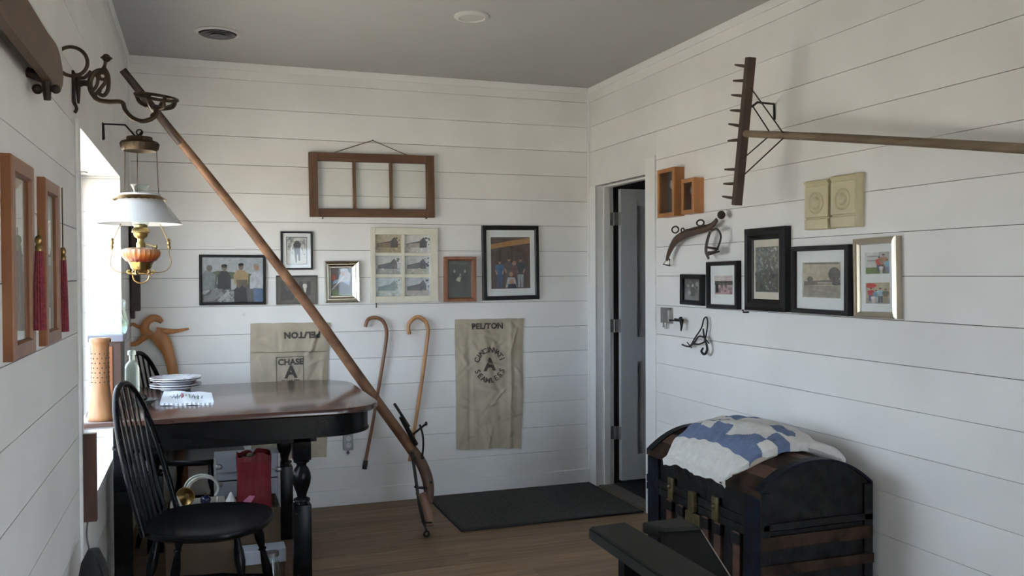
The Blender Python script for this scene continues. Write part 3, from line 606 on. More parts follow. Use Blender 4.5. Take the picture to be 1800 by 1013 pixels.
def up(cx, cz, s=1, rot=0.0):
    c_, s_ = math.cos(rot), math.sin(rot)
    return lambda a, b: (cx+s*(a*c_-b*s_), cz+s*(a*s_+b*c_))
boxl = BM()
(ax_, az_), (bx_, bz_) = lp(485, 628), lp(535, 728)
for a, b, c_, d_ in ((ax_, bx_, az_-.004, az_), (ax_, ax_+.004, bz_, az_), (bx_-.004, bx_, bz_, az_), (ax_, bx_, bz_, bz_+.004)):
    boxl.faces.new([boxl.verts.new((x_, y_, 0)) for x_, y_ in ((a, c_), (b, c_), (b, d_), (a, d_))])
bmesh.ops.subdivide_edges(boxl, edges=boxl.edges[:], cuts=8, use_grid_fill=True)
letter([(text_bm('PEL/TON', .052, .0030, 1.08), up(x0_, z0_, 1, math.pi))], 'stencilled_word'); letter([(text_bm('CHASE', .050, .0022, 1.0), up(*lp(511, 637))), (text_bm('A', .105, .004), up(*lp(511.5, 655))), (text_bm('SEAMLESS', .026, .0012), up(*lp(511, 671))), (boxl, lambda a, b: (a, b))], 'boxed_stamp')
t, letter, lp, surf2 = sack([(800, 562), (921, 559.5), (917, 788), (803, 790.5)], 'cream sack between the canes and the door, with a ring of letters around an A', 9, [(.20, .03, -.006, 0), (.42, .07, .006, 0.05), (.62, .06, -.005, .06), (.80, .03, .009, .02), (.90, .04, -.004, 0)])
letter([(text_bm('PEL/TON', .052, .0030, 1.08), up(*lp(857, 574)))], 'stencilled_word'); bodies = []
cx_, cz_ = lp(861, 642.5); rr_ = 0.093
for i, ch in enumerate('CINCINNATI'):
    a = R(158-i*136/9); bodies.append((text_bm(ch, .048, .0016), up(cx_+rr_*math.cos(a), cz_+rr_*math.sin(a)*1.1, 1, a-math.pi/2)))
for i, ch in enumerate('SEAMLESS'):
    a = R(202+i*136/7); bodies.append((text_bm(ch, .048, .0016), up(cx_+rr_*math.cos(a), cz_+rr_*math.sin(a)*1.1, 1, a+math.pi/2)))
bodies.append((text_bm('A', .115, .005), up(cx_, cz_+.002))); letter(bodies, 'round_stamp')
# ------------------------------------------------------------------ canes
def cane(pts, r, mt, label, tipmat=None):
    P_ = [at(px, py, y=D-n) for px, py, n in pts]; t = thing('walking_cane', label, 'cane', P_[-1])
    sp = smooth_path(P_, 7); n_ = len(sp)
    bm = BM(); tube(bm, sp, [r*.95, r, r, r, r*.98, r*.94, r*.9, r*.85], 10); part('shaft', bm, mt, t, smooth=True)
    if tipmat:
        bm = BM(); d_ = (P_[-1]-P_[-2]).normalized(); lathe(bm, [(r*1.02, 0), (r*1.22, .003), (r*1.3, .052), (r*1.35, .055)], P_[-1]-d_*.045, 12, axis=d_); part('rubber_tip', bm, tipmat, t, smooth=True)
    bm = BM(); c_ = at(*pts[2][:2], y=D); tube(bm, [c_, c_+Vector((0, -.018, 0))], .002, 6); part('nail', bm, IRON, t)
cane([(642, 575, .03), (647, 562, .03), (660, 558.5, .03), (673, 565, .03), (679.5, 583, .03), (677, 612, .03), (668, 668, .025), (655, 745, .02), (641, 822, .02)], .0115, CANED, 'dark brown crook-handled cane with a black rubber tip', BLACKM)
cane([(719.5, 588, .03), (718.5, 570, .03), (733, 557.5, .03), (747, 564, .03), (752.5, 580, .03), (750, 605, .03), (742, 668, .025), (731, 740, .02), (720, 811, .02)], .0125, CANEW, 'light honey-coloured crook-handled cane, right one of the two')
# ------------------------------------------------------------------ power outlet
cu, cz, w_, h_, tl = quad_rect('back', [(603.8, 762), (621, 763), (620, 791.5), (604.6, 791.5)], 0.03)
t = wthing('power_outlet', 'surface-mounted grey metal box with a duplex outlet, on the back wall', 'outlet', 'back', cu, cz-h_/2)
bx1('box_body', -w_/2, w_/2, 0, h_, P('outlet_grey', (.30, .31, .30), .5), t, -.038, 0, .003)
for k in (.3, .7):
    bm = BM(); lathe(bm, [(.0165, 0), (.0165, .003), (.015, .004)], (0, -.038, h_*k), 16, axis=(0, -1, 0)); s_ = part('socket', bm, P('outlet_white', (.55, .55, .56), .4), t, world=False)
    bm = BM(); box(bm, -.007, -.005, -.0425, -.0415, h_*k, h_*k+.008); box(bm, .005, .007, -.0425, -.0415, h_*k, h_*k+.008); part('slot', bm, BLACKM, s_, world=False)
bm = BM(); tube(bm, [(0, -.02, 0), (0, -.02, -.012)], .006, 8); lathe(bm, [(.004, 0), (.010, -.006), (.009, -.014), (.003, -.018)], (0, -.02, -.012), 12); part('conduit_knob', bm, STEEL, t, world=False, smooth=True)
# ------------------------------------------------------------------ dark wall box in the left corner and carved branch fork
ca, cb = at(246, 547, y=D-.09), at(246, 372, y=D-.09)
t = thing('wall_box', 'narrow dark brown wooden wall box in the left corner behind the hanging lamp', 'wall box', (.06, D-.002, ca.z))
bm = BM(); box(bm, .005, ca.x+.0, D-.085, D-.001, ca.z, cb.z, .003); part('body', bm, wood('dark_walnut', (.022, .011, .009), (.05, .027, .02), (20, 20, 4)), t)
bm = BM(); box(bm, .014, ca.x-.010, D-.092, D-.085, ca.z+.06, cb.z-.05, .003); part('door', bm, wood('dark_walnut'  , (.022, .011, .009), (.05, .027, .02)), t)
bm = BM(); box(bm, .005, ca.x-.03, D-.07, D-.002, ca.z-.045, ca.z, .002); part('lower_block', bm, wood('dark_walnut', (.022, .011, .009), (.05, .027, .02)), t)
YB = D-.045
fp = lambda l: [at(px, py, y=YB) for px, py in l]
t = thing('carved_branch_stand', 'orange-brown carved wooden branch fork standing behind the table', 'branch stand', (at(322, 900, y=YB).x, YB, 0))
foot = at(322, 900, y=YB); foot.z = 0.0
bm = BM(); tube(bm, smooth_path(fp([(272, 584), (288, 604), (297, 625), (305, 660), (316, 740), (320, 820)])+[foot], 5), [.045, .044, .032, .030, .032, .034, .036], 10, flat=.45, up=(0, 1, 0)); part('stem', bm, ORANGE, t, smooth=True)
bm = BM(); tube(bm, smooth_path(fp([(262, 590), (254, 580), (258, 567), (268, 560), (278, 561), (285, 567)]), 5), [.03, .026, .022, .022, .020, .012], 10, flat=.5, up=(0, 1, 0)); part('hook_fork', bm, ORANGE, t, smooth=True)
bm = BM(); tube(bm, smooth_path(fp([(275, 583), (295, 583), (312, 582), (332, 578)]), 5), [.028, .018, .011, .005], 10, flat=.6, up=(0, 1, 0)); part('long_prong', bm, ORANGE, t, smooth=True)
bm = BM(); tube(bm, smooth_path(fp([(262, 588), (250, 596), (240, 604), (228, 606)]), 5), [.026, .018, .015, .010], 10, flat=.6, up=(0, 1, 0)); part('low_prong', bm, ORANGE, t, smooth=True)
bm = BM(); tube(bm, smooth_path(fp([(258, 574), (244, 575), (233, 570), (226, 575), (224, 582)]), 5), [.016, .011, .010, .009, .006], 10, flat=.6, up=(0, 1, 0)); part('upper_prong', bm, ORANGE, t, smooth=True)
# ================================================================== right wall
def shadow_box(q, face_n, label, body, pic_c, px_side, items):
    """deep wooden display case with a glass door: q is its front face"""
    cu, cz, w_, h_, tl = quad_rect('right', q, face_n)
    t = wthing('display_case', label, 'display case', 'right', cu, cz-h_/2); X = w_/2
    bm = BM(); ringframe(bm, -X, X, 0, h_, [(0, 0), (0, face_n-.012), (.012, face_n-.012), (.012, .006), (0.012, 0)], idf); part('case_body', bm, body, t, world=False)
    bm = BM(); box(bm, -X+.012, X-.012, -.006, -.001, .012, h_-.012); part('back_panel', bm, P('dark_case_back', (.07, .06, .055), .9), t, world=False)
    bm = BM(); ringframe(bm, -X, X, 0, h_, [(0, face_n-.0115), (0, face_n-.001), (.002, face_n), (.020, face_n), (.022, face_n-.003), (.022, face_n-.0115)], idf); d_ = part('door_frame', bm, body, t, world=False)
    bm = BM(); y = -(face_n-.007); bm.faces.new([bm.verts.new(p_) for p_ in ((-X+.02, y, .02), (X-.02, y, .02), (X-.02, y, h_-.02), (-X+.02, y, h_-.02))]); part('pane', bm, PICG, d_, world=False)
    for nm, fn in items: bm = BM(); fn(bm, X, h_, face_n); part(nm, bm, STEEL, t, world=False, smooth=True)
    return t
def spoon(k):
    def f(bm, X, h_, n):
        tube(bm, smooth_path([(k+.01, -.02, .05), (k+.005, -.022, h_*.45), (k-.012, -.025, h_*.62)], 5), [.006, .004, .003], 8); ball(bm, (k-.016, -.025, h_*.68), .02, (.8, .35, 1.2))
    return f
shadow_box([(1155, 299.5), (1184, 293.5), (1184.5, 379), (1155, 383.5)], .068, 'larger orange wooden display case with glass front, nearer the door', ORANGE, None, None, [('silver_utensil', spoon(.01))])
shadow_box([(1197, 316), (1219.5, 311.5), (1219.5, 375.5), (1197, 376)], .062, 'smaller orange wooden display case with glass front, beside the larger one', ORANGE, None, None, [('silver_utensil', spoon(0))])
def thick_prof(fw, n): return [(0, 0), (0, n*.75), (fw*.12, n*.85), (fw*.30, n), (fw*.62, n*.92), (fw*.85, n*.55), (fw, n*.5), (fw, n*.25), (fw*.5, 0)]
f1 = [Q(0, .0, 1, .35, (.22, .22, .22)), Q(0, .55, 1, 1, (.12, .12, .12)), *blotch(16, 0, 1, .3, .9, (.25, .25, .25), 21, .09), E(.5, .68, .07, .09, (.45, .45, .44)), G([(.38, .2), (.62, .2), (.66, .5), (.58, .62), (.42, .62), (.34, .5)], (.10, .10, .10)), E(.3, .35, .1, .1, (.35, .35, .35))]
picture('right', [(1193.5, 482), (1232.5, 482.8), (1232, 538), (1194.5, 535)], .028, .026, BLACKF, 'smallest black frame on the right wall with a black and white photo', pic=[((.18, .18, .18), f1)])
f2 = [Q(0, .72, .6, 1, (.60, .52, .50)), Q(0, .5, 1, .72, (.12, .11, .11)), G([(0, 0), (1, 0), (1, .4), (.5, .5), (0, .35)], (.50, .32, .32)), *blotch(12, .1, .9, .05, .3, (.2, .14, .15), 31, .07), *fig(.4, .35, .4, (.06, .06, .06), (.1, .1, .1)), *fig(.62, .35, .4, (.05, .05, .06), (.08, .08, .1)), G([(.05, .1), (.2, .1), (.2, .6), (.05, .5)], (.05, .05, .05))]
picture('right', [(1239, 461), (1294, 458), (1295, 545), (1242, 541.5)], .030, .022, BLACKF, 'black frame with wide white mat around a small pinkish photo', matc=MATW, matw=.036, matw2=.052, pic=[((.55, .46, .45), f2)])
f3 = [Q(0, 0, 1, .45, (.10, .10, .095)), *blotch(110, .0, 1, .40, 1, (.24, .24, .22), 41, .05, .5), *blotch(60, 0, 1, .0, .5, (.11, .11, .10), 42, .06, .6), *blotch(22, .2, 1, .5, .98, (.42, .42, .39), 43, .035, .5), *blotch(12, .5, 1, .05, .25, (.30, .30, .28), 44, .04, .5)]
picture('right', [(1304, 403), (1376, 397.5), (1376.5, 549), (1306, 545.6)], .045, .056, BLACKF, 'tallest thick black frame with cream mat around a dark foliage photo', prof=thick_prof, matc=MATC, matw=.013, matw2=.034, pic=[((.17, .17, .16), f3)])
f4 = [Q(.03, .02, .97, .95, (.46, .40, .30)), Q(.03, .02, .97, .34, (.30, .27, .23)), G([(.03, .34), (.97, .40), (.97, .52), (.03, .46)], (.17, .15, .13)), E(.83, .66, .15, .20, (.12, .11, .10)), Q(.80, .38, .86, .6, (.08, .07, .06)), E(.20, .52, .08, .08, (.14, .13, .11)), Q(.40, .40, .78, .44, (.40, .38, .34)), E(.88, .40, .11, .05, (.09, .09, .09)), G([(.1, .28), (.9, .14), (.9, .12), (.1, .26)], (.38, .35, .30)), Q(.05, .94, .95, .99, (.2, .18, .15))]
picture('right', [(1388, 433.5), (1488, 430), (1489, 556), (1389.8, 550.5)], .034, .022, BLACKF, 'wide black frame with broad white mat around a sepia street photo', matc=MATW, matw=.038, matw2=.050, pic=[((.42, .38, .32), f4)])
f5a = [Q(0, 0, 1, .3, (.14, .20, .07)), Q(0, .3, .55, 1, (.55, .54, .52)), Q(.05, .60, .5, .63, (.12, .12, .12)), Q(.05, .80, .5, .83, (.12, .12, .12)), *fig(.56, .1, .7, (.55, .08, .07), (.10, .10, .14)), *fig(.75, .05, .85, (.36, .20, .13), (.10, .07, .06)), *fig(.9, .05, .6, (.20, .42, .52), (.2, .2, .3)), *fig(.65, .0, .4, (.6, .6, .62), (.5, .5, .5))]
f5b = [Q(0, .6, 1, 1, (.42, .36, .24)), Q(0, 0, 1, .25, (.30, .27, .25)), E(.2, .86, .25, .12, (.50, .06, .05)), *fig(.2, .1, .65, (.50, .07, .08), (.10, .12, .2)), *fig(.42, .05, .6, (.12, .30, .45), (.40, .40, .42)), *fig(.60, .05, .7, (.30, .45, .55), (.12, .12, .15)), *fig(.82, .05, .65, (.14, .14, .12), (.35, .28, .2)), *fig(.3, .0, .4, (.6, .58, .56), (.5, .45, .4))]
picture('right', [(1496, 420.5), (1573, 414.5), (1575, 561), (1502, 559)], .036, .026, CHAMP, 'champagne frame with white mat holding two color photos, nearest frame on the right wall', matc=MATW, pic=[((.40, .40, .38), f5a), ((.42, .36, .28), f5b)], windows=[(.15, .56, .87, .88), (.15, .12, .87, .43)], prof=lambda fw, n: [(0, 0), (0, n*.8), (.003, n*.95), (fw*.4, n), (fw*.45, n*.8), (fw*.8, n*.85), (fw, n*.5), (fw, n*.3), (fw*.5, 0)])
p_ = at(1316, 549, x=W); bm = BM(); tube(bm, [p_, p_+Vector((-.03, 0, 0)), p_+Vector((-.034, 0, .014))], .004, 6); single('hook', bm, IRON, 'tiny black hook under the tallest black frame', 'hook')
# two cream corner blocks with bull's-eyes
def corner_block(q, n, label):
    cu, cz, w_, h_, tl = quad_rect('right', q, n); X = w_/2
    t = wthing('corner_block', label, 'corner block', 'right', cu, cz-h_/2, tilt=-R(0.8) if w_ > .16 else R(.8))
    bm = BM(); zc = h_*.5
    prof = [(0, 0), (0, n*.8), (h_*.02, n*.86), (h_*.20, n*.9), (h_*.215, n*.72), (h_*.235, n*.72), (h_*.25, n*.88), (h_*.86, n*.88), (h_*.88, n*.80), (h_*.96, n*1.05), (h_, n*.6), (h_, 0)]
    prism(bm, [(b, a) for a, b in prof], -X, X, lambda u, v, tt: (tt, -u, v)); part('block', bm, PLASTER, t, world=False)
    bm = BM(); lathe(bm, [(X*.62, 0), (X*.62, .004), (X*.54, .008), (X*.46, .003), (X*.36, .003), (X*.30, .009), (X*.20, .012), (.001, .010)], (0, -n*.875, h_*.53), 30, axis=(0, -1, 0)); part('bullseye', bm, PLASTER, t, world=False, smooth=True)
corner_block([(1411, 319), (1452, 313), (1453, 403), (1413, 404)], .05, 'cream wooden corner block with round bull\'s-eye, left one of the pair')
corner_block([(1457, 309.5), (1500, 303), (1500, 398), (1458, 401)], .05, 'cream wooden corner block with round bull\'s-eye, right one of the pair')
# hay rake
RX = 2.70
t = thing('hay_rake', 'long-handled wooden hay rake with nine teeth hung high on the right wall', 'rake', at(1295, 361, x=RX))
top, bot = at(1319.5, 101, x=RX), at(1295, 361, x=RX); ax = (top-bot).normalized()
bm = BM(); q_ = ax.to_track_quat('Z', 'Y')
L_ = (top-bot).length; vs0 = box(bm, -.020, .020, -.0155, .0155, 0, L_, .003)
bm.transform(Matrix.Translation(bot) @ q_.to_matrix().to_4x4()); part('rake_head', bm, DARKW, t)
for (xa, ya), (xb, yb) in (((1292, 114), (1314, 117)), ((1289, 142), (1311, 142)), ((1286, 167), (1309, 169)), ((1284, 194), (1306, 195)), ((1281, 218), (1303, 222)), ((1279.5, 247.5), (1300, 246)), ((1274, 298), (1297, 298)), ((1272, 323), (1294, 323)), ((1270, 345.5), (1292, 349))):
    b_ = at(xb, yb, x=RX); a_ = at(xa, ya, x=RX-.02); bm = BM(); tube(bm, [b_, b_.lerp(a_, .5), a_], [.0075, .0065, .004], 8); part('tooth', bm, DARKW, t, smooth=True)
ha, hb = at(1308, 235, x=RX), at(1802, 262, x=W-.10); hb = ha+(hb-ha)*1.12
bm = BM(); tube(bm, smooth_path([ha, ha.lerp(hb, .3)+Vector((0, 0, .003)), ha.lerp(hb, .6)+Vector((0, 0, .003)), hb], 5), [.0155, .0165, .0165, .017], 12); part('handle', bm, GREYW, t, smooth=True)
for a, b in (((1320, 155), (1376, 233)), ((1322, 185), (1352, 231)), ((1305, 280), (1350, 241)), ((1302, 313), (1377, 243))):
    bm = BM(); tube(bm, [at(*a, x=RX), at(*b, x=RX+.01)], .0032, 6); part('brace_wire', bm, RUST, t)
bm = BM(); wpt = at(1363, 190, x=W)
tube(bm, smooth_path([at(1314, 188, x=RX+.02), at(1322, 187, x=RX+.04), at(1331, 180, x=RX+.09)], 4)+[Vector((W-.008, wpt.y, wpt.z+.018)), Vector((W-.006, wpt.y, wpt.z-.055))], .0055, 8)
single('iron_hook', bm, IRON, 'black iron wall hook carrying the hay rake', 'hook', smooth=True)
# harness hame
n_ = .045
t = thing('harness_hame', 'curved brown harness hame with iron rings and a round knob', 'hame', at(1171, 466, x=W-n_))
hp = lambda l, n=n_: [at(px, py, x=W-n) for px, py in l]
bm = BM(); tube(bm, smooth_path(hp([(1172, 458), (1177, 442), (1187, 424), (1203, 413), (1222, 406), (1240, 402), (1252, 396), (1260, 387)]), 5), [.010, .017, .024, .024, .022, .020, .015, .013], 10, flat=.6, up=(1, 0, 0)); part('hame_bar', bm, wood('hame_wood', (.05, .028, .02), (.10, .055, .035), (10, 10, 10)), t, smooth=True)
bm = BM(); ball(bm, at(1268, 378, x=W-n_), .024, (.8, 1, .9)); part('knob', bm, RUST, t, smooth=True)
bm = BM(); tube(bm, hp([(1173, 455), (1166, 465), (1177, 467), (1177, 456)]), .0045, 6, closed=True); part('end_loop', bm, RUST, t)
for (px, py, rr, sq) in ((1187, 404, .024, .75), (1231, 392, .024, .65), (1200, 405, .011, 1)):
    bm = BM(); torus(bm, at(px, py, x=W-n_-.01), rr, .0042, (1, .35, 0), 24, 7, sq); part('ring', bm, RUST, t, smooth=True)
bm = BM(); tube(bm, smooth_path(hp([(1206, 404), (1214, 404), (1222, 402), (1240, 396)], .06), 3), .004, 6); part('hook_iron', bm, RUST, t)
bm = BM(); tube(bm, smooth_path(hp([(1248, 408), (1243, 425), (1241, 442), (1246, 455)], .05), 4), [.011, .013, .013, .009], 8, flat=.35, up=(1, 0, 0)); tube(bm, smooth_path(hp([(1250, 406), (1260, 403), (1267, 414), (1264, 430), (1257, 442), (1245, 444)], .06), 4), .007, 8, flat=.6, up=(1, 0, 0)); part('leather_strap', bm, P('black_leather', (.035, .025, .02), .6), t, smooth=True)
bm = BM(); tube(bm, hp([(1243, 435), (1262, 438)], .065), .006, 6); tube(bm, hp([(1246, 448), (1264, 442)], .065), .005, 6); part('buckle', bm, RUST, t)
# gate latch and pipe key
cu, cz, w_, h_, tl = quad_rect('right', [(1156, 541), (1175.5, 541), (1175.5, 568), (1156, 569)], .03)
t = wthing('door_latch', 'galvanised metal latch plate mounted beside the door casing', 'latch', 'right', cu, cz-h_/2)
bx1('plate', -w_/2, w_/2, 0, h_, STEEL, t, -.012, 0, .002); bx1('cover', -w_*.05, w_/2, .01, h_-.008, STEEL, t, -.034, -.012, .003)
bm = BM(); tube(bm, [(-.012, -.02, .004), (-.012, -.02, -.024)], .008, 8); tube(bm, [(.012, -.02, .004), (.012, -.02, -.032)], .008, 8); part('bolt', bm, STEEL, t, world=False, smooth=True)
t = thing('iron_faucet_key', 'small dark iron tap-shaped key sticking out right of the metal latch', 'iron key', at(1196, 578, x=W-.03))
bm = BM(); tube(bm, hp([(1177, 563), (1190, 564), (1196, 563)], .035), [.004, .005, .009], 8); part('stem', bm, IRON, t, smooth=True)
bm = BM(); tube(bm, hp([(1196, 558), (1198, 566), (1198, 574), (1197, 582)], .035), [.009, .012, .007, .004], 8); part('head', bm, IRON, t, smooth=True)
bm = BM(); tube(bm, hp([(1186, 561), (1201, 563)], .035), .005, 6); part('crossbar', bm, IRON, t)
# bridle bit with leather loops
t = thing('bridle_bit', 'twisted black wire and leather bridle bit below the smallest frame', 'bridle bit', at(1240, 624, x=W-.02))
bm = BM(); tube(bm, smooth_path(hp([(1199, 606), (1212, 609), (1222, 594), (1233, 577), (1237, 562), (1242, 558), (1244, 570), (1241, 590), (1238, 600)], .02), 5), .0042, 7); part('side_strap', bm, BLACKM, t, smooth=True)
bm = BM(); tube(bm, smooth_path(hp([(1211, 610), (1220, 603), (1228, 592), (1238, 594), (1240, 600), (1230, 605), (1220, 605)], .03), 5), .0045, 7); part('noose_ring', bm, BLACKM, t, smooth=True)
bm = BM(); tube(bm, smooth_path(hp([(1236, 578), (1238, 592), (1242, 606), (1243, 616), (1238, 623), (1233, 618), (1236, 612)], .035), 5), [.0045, .005, .007, .007, .005], 7); part('hanging_strap', bm, BLACKM, t, smooth=True)
bm = BM(); tube(bm, hp([(1208, 602), (1216, 612)], .03), .003, 6); tube(bm, hp([(1236, 590), (1246, 604)], .04), .003, 6); part('cross_pin', bm, IRON, t)
# ================================================================== left wall
def tassel_case(x_n, pts_near, pts_far, zt, zb, label, d_):
    """oak framed glass case on the left wall; near and far edges given as y"""
    t = thing('oak_glass_frame', label, 'glass frame', (0, (pts_near+pts_far)/2, zb), ROT['left']); w_ = pts_far-pts_near; X = w_/2; h_ = zt-zb
    bm = BM(); ringframe(bm, -X, X, 0, h_, [(0, 0), (0, d_-.003), (.003, d_), (.032, d_), (.036, d_-.007), (.036, .004), (.02, 0)], idf); part('frame', bm, REDWOOD if 0 else wood('oak_case', (.17, .058, .018), (.27, .105, .038), (22, 22, 4), .35), t, world=False)
    bm = BM(); box(bm, -X+.03, X-.03, -.005, -.001, .03, h_-.03); part('backing', bm, P('pale_green_backing', (.50, .52, .46), .9, var=.1), t, world=False)
    bm = BM(); y = -(d_-.010); bm.faces.new([bm.verts.new(p_) for p_ in ((-X+.034, y, .034), (X-.034, y, .034), (X-.034, y, h_-.034), (-X+.034, y, h_-.034))]); part('glass', bm, glass('case_glass', (.95, .96, .95), .02, 1.6), t, world=False)
    return t
y1n, y1f = 2.052, at(62, 450, x=.022).y; z1t, z1b = at(20.7, 269, x=.022).z, at(19, 640, x=.022).z
tassel_case(0, y1n, y1f, z1t, z1b, 'oak-framed glass case on the left wall, nearer the camera', .022)
y2n, y2f = at(66, 450, x=.0).y, at(107, 450, x=.02).y; z2t, z2b = at(77, 309, x=.02).z, at(77, 612, x=.02).z
tassel_case(0, y2n, y2f, z2t, z2b, 'oak-framed glass case on the left wall, farther of the two', .020)
TAS = P('crimson_tassel_thread', (.22, .03, .045), .8, var=.35, scale=120)
def tassel(px, py_top, py_knot, py_end, xo, label):
    a, b, c_ = at(px, py_top, x=xo), at(px, py_knot, x=xo), at(px, py_end, x=xo); b.y = a.y; c_.y = a.y
    t = thing('tassel', label, 'tassel', c_, 0, 'crimson tassels by the oak glass frames')
    bm = BM(); tube(bm, [a, b], .0018, 6); part('cord', bm, BRASS, t)
    bm = BM(); lathe(bm, [(.002, .022), (.007, .018), (.009, .008), (.006, 0), (.0085, -.004), (.008, -.016)], b, 12); part('gold_knot', bm, BRASS, t, smooth=True)
    L2 = b.z-.016-c_.z; bm = BM()
    lathe(bm, [(.008, 0), (.010, -L2*.3), (.012, -L2*.8), (.0125, -L2)], (b.x, b.y, b.z-.014), 26, flute=13, amp=.10); part('fringe', bm, TAS, t, smooth=True)
tassel(68, 400, 430, 583, .034, 'crimson tassel with gold knot hanging between the two oak glass frames')
tassel(109, 330, 448, 586, .020, 'crimson tassel with gold knot hanging at the far edge of the second oak glass frame')
# paddle-like board high on the left wall
bx = .045; zl, zu = 1.922, 2.026
t = thing('wooden_paddle', 'broad brown wooden paddle board mounted high on the left wall', 'paddle', (bx, 2.0, zl))
pl = [(0.6, zl+.03), (1.6, zl), (2.33, zl)] + [(2.40+.15*math.cos(a), (zl+zu)/2-.004+.060*math.sin(a)) for a in [R(-80+i*160/12) for i in range(13)]] + [(2.30, zu-.002), (1.6, zu+.004), (0.6, zu+.006)]
bm = BM(); prism(bm, pl, bx-.010, bx+.010, lambda u, v, tt: (tt, u, v)); bmesh.ops.bevel(bm, geom=[e for e in bm.edges if abs(e.verts[0].co.x-e.verts[1].co.x) < 1e-5], offset=.005, segments=2, affect='EDGES'); part('board', bm, PADDLE, t)
bm = BM(); yb_ = 2.36
tube(bm, [(.0, yb_, zl+.02), (.04, yb_, zl+.005)], .012, 8); tube(bm, [(.04, yb_, zl+.04), (.044, yb_, zl-.045)], [.014, .012, .008], 8); ball(bm, (.024, yb_-.008, zl-.022), .012); ball(bm, (.062, yb_, zl-.018), .011); part('iron_bracket', bm, RUST, t, smooth=True)
# iron ring and plates on the wall behind it
t = thing('iron_wall_ring', 'large thin iron ring hung from a wall plate above the window corner', 'iron ring', (0.0, 3.0, 2.0))
c_ = at(126, 108, y=2.95); rr_ = (at(155, 108, y=c_.y)-at(99, 108, y=c_.y)).length/2
bm = BM(); torus(bm, c_, rr_, .0055, (0, 1, 0), 40, 8); part('ring', bm, BRONZE, t, smooth=True)
y0 = 3.12
# swing bracket for an oil lamp
BY = 3.17
bp = lambda l, y=BY: [at(px, py, y=y) for px, py in l]
sb = thing('lamp_swing_bracket', 'ornate cast-iron swing-arm oil lamp bracket with empty ring holder above the window', 'lamp bracket', (0, BY, 2.0))
bm = BM(); zc_ = at(128, 150, y=BY).z; box(bm, 0.0, .008, BY-.022, BY+.022, zc_-.06, zc_+.045, .002); tube(bm, smooth_path([(.004, BY, zc_-.055), (.012, BY-.004, zc_-.075), (.006, BY, zc_-.088)], 3), .006, 6); part('wall_plate', bm, RUST, sb, smooth=True)
bm = BM(); tube(bm, smooth_path(bp([(128, 128), (136, 134), (146, 137), (154, 132), (160, 125)]), 4), .0058, 8); tube(bm, smooth_path(bp([(134, 150), (146, 146), (155, 147)]), 4), .010, 8); tube(bm, bp([(137, 130), (138, 182)]), [.011, .010, .008, .004], 8); part('hinge_arm', bm, RUST, sb, smooth=True)
bm = BM()
tube(bm, smooth_path(bp([(187, 126), (176, 124), (164, 130), (158, 144), (160, 160), (168, 172)]), 5), .0085, 8)
tube(bm, smooth_path(bp([(182, 118), (189, 130), (191, 145), (189, 160), (182, 168), (174, 164), (176, 158)]), 5), .0065, 8)
tube(bm, smooth_path(bp([(163, 160), (170, 150), (172, 138), (168, 130)]), 5), .0055, 8); tube(bm, smooth_path(bp([(166, 168), (178, 154), (186, 142), (176, 138), (173, 130)]), 5), .006, 8); torus(bm, at(180, 134, y=BY), .010, .0042, (0, 1, 0), 16, 6)
tube(bm, smooth_path(bp([(182, 123), (184, 115), (186, 106)]), 4), [.009, .005, .006], 8); ball(bm, at(187, 102, y=BY), .0135); ball(bm, at(187, 102, y=BY), .017, (1.1, 1.1, .35)); part('scroll_casting', bm, BRONZE, sb, smooth=True)
bm = BM(); tube(bm, smooth_path(bp([(166, 171), (176, 177), (192, 179), (214, 180), (220, 194), (232, 207), (248, 213), (264, 210), (273, 203), (275, 196)]), 5), .0078, 8); tube(bm, smooth_path(bp([(275, 198), (268, 201), (266, 205)]), 3), .005, 6); part('swing_arm', bm, BRONZE, sb, smooth=True)
c_ = at(275, 174, y=BY); rr_ = (at(313, 176, y=BY)-at(238, 176, y=BY)).length/2; tl_ = Vector((-.18, .25, 1)).normalized(); tl_ = Vector((.12, -.30, 1)).normalized()
bm = BM(); torus(bm, c_+Vector((0, 0, .006)), rr_, .0055, tl_, 32, 8); q_ = tl_.to_track_quat('Z', 'Y'); torus(bm, c_-tl_*.028, rr_*.42, .006, tl_, 24, 7)
for k in range(8):
    a = 2*math.pi*k/8; tube(bm, smooth_path([c_-tl_*.028+q_ @ Vector((rr_*.42*math.cos(a), rr_*.42*math.sin(a), 0)), c_-tl_*.016+q_ @ Vector((rr_*.85*math.cos(a+.12), rr_*.85*math.sin(a+.12), 0)), c_+Vector((0, 0, .006))+q_ @ Vector((rr_*math.cos(a), rr_*math.sin(a), 0))], 4), .0062, 6)
part('font_ring', bm, BRONZE, sb, smooth=True)
bm = BM(); lathe(bm, [(.004, -.05), (.016, -.04), (rr_*.45, -.026), (rr_*.40, -.022), (.002, -.022)], c_, 18, axis=tl_); part('cup', bm, BRONZE, sb, smooth=True)
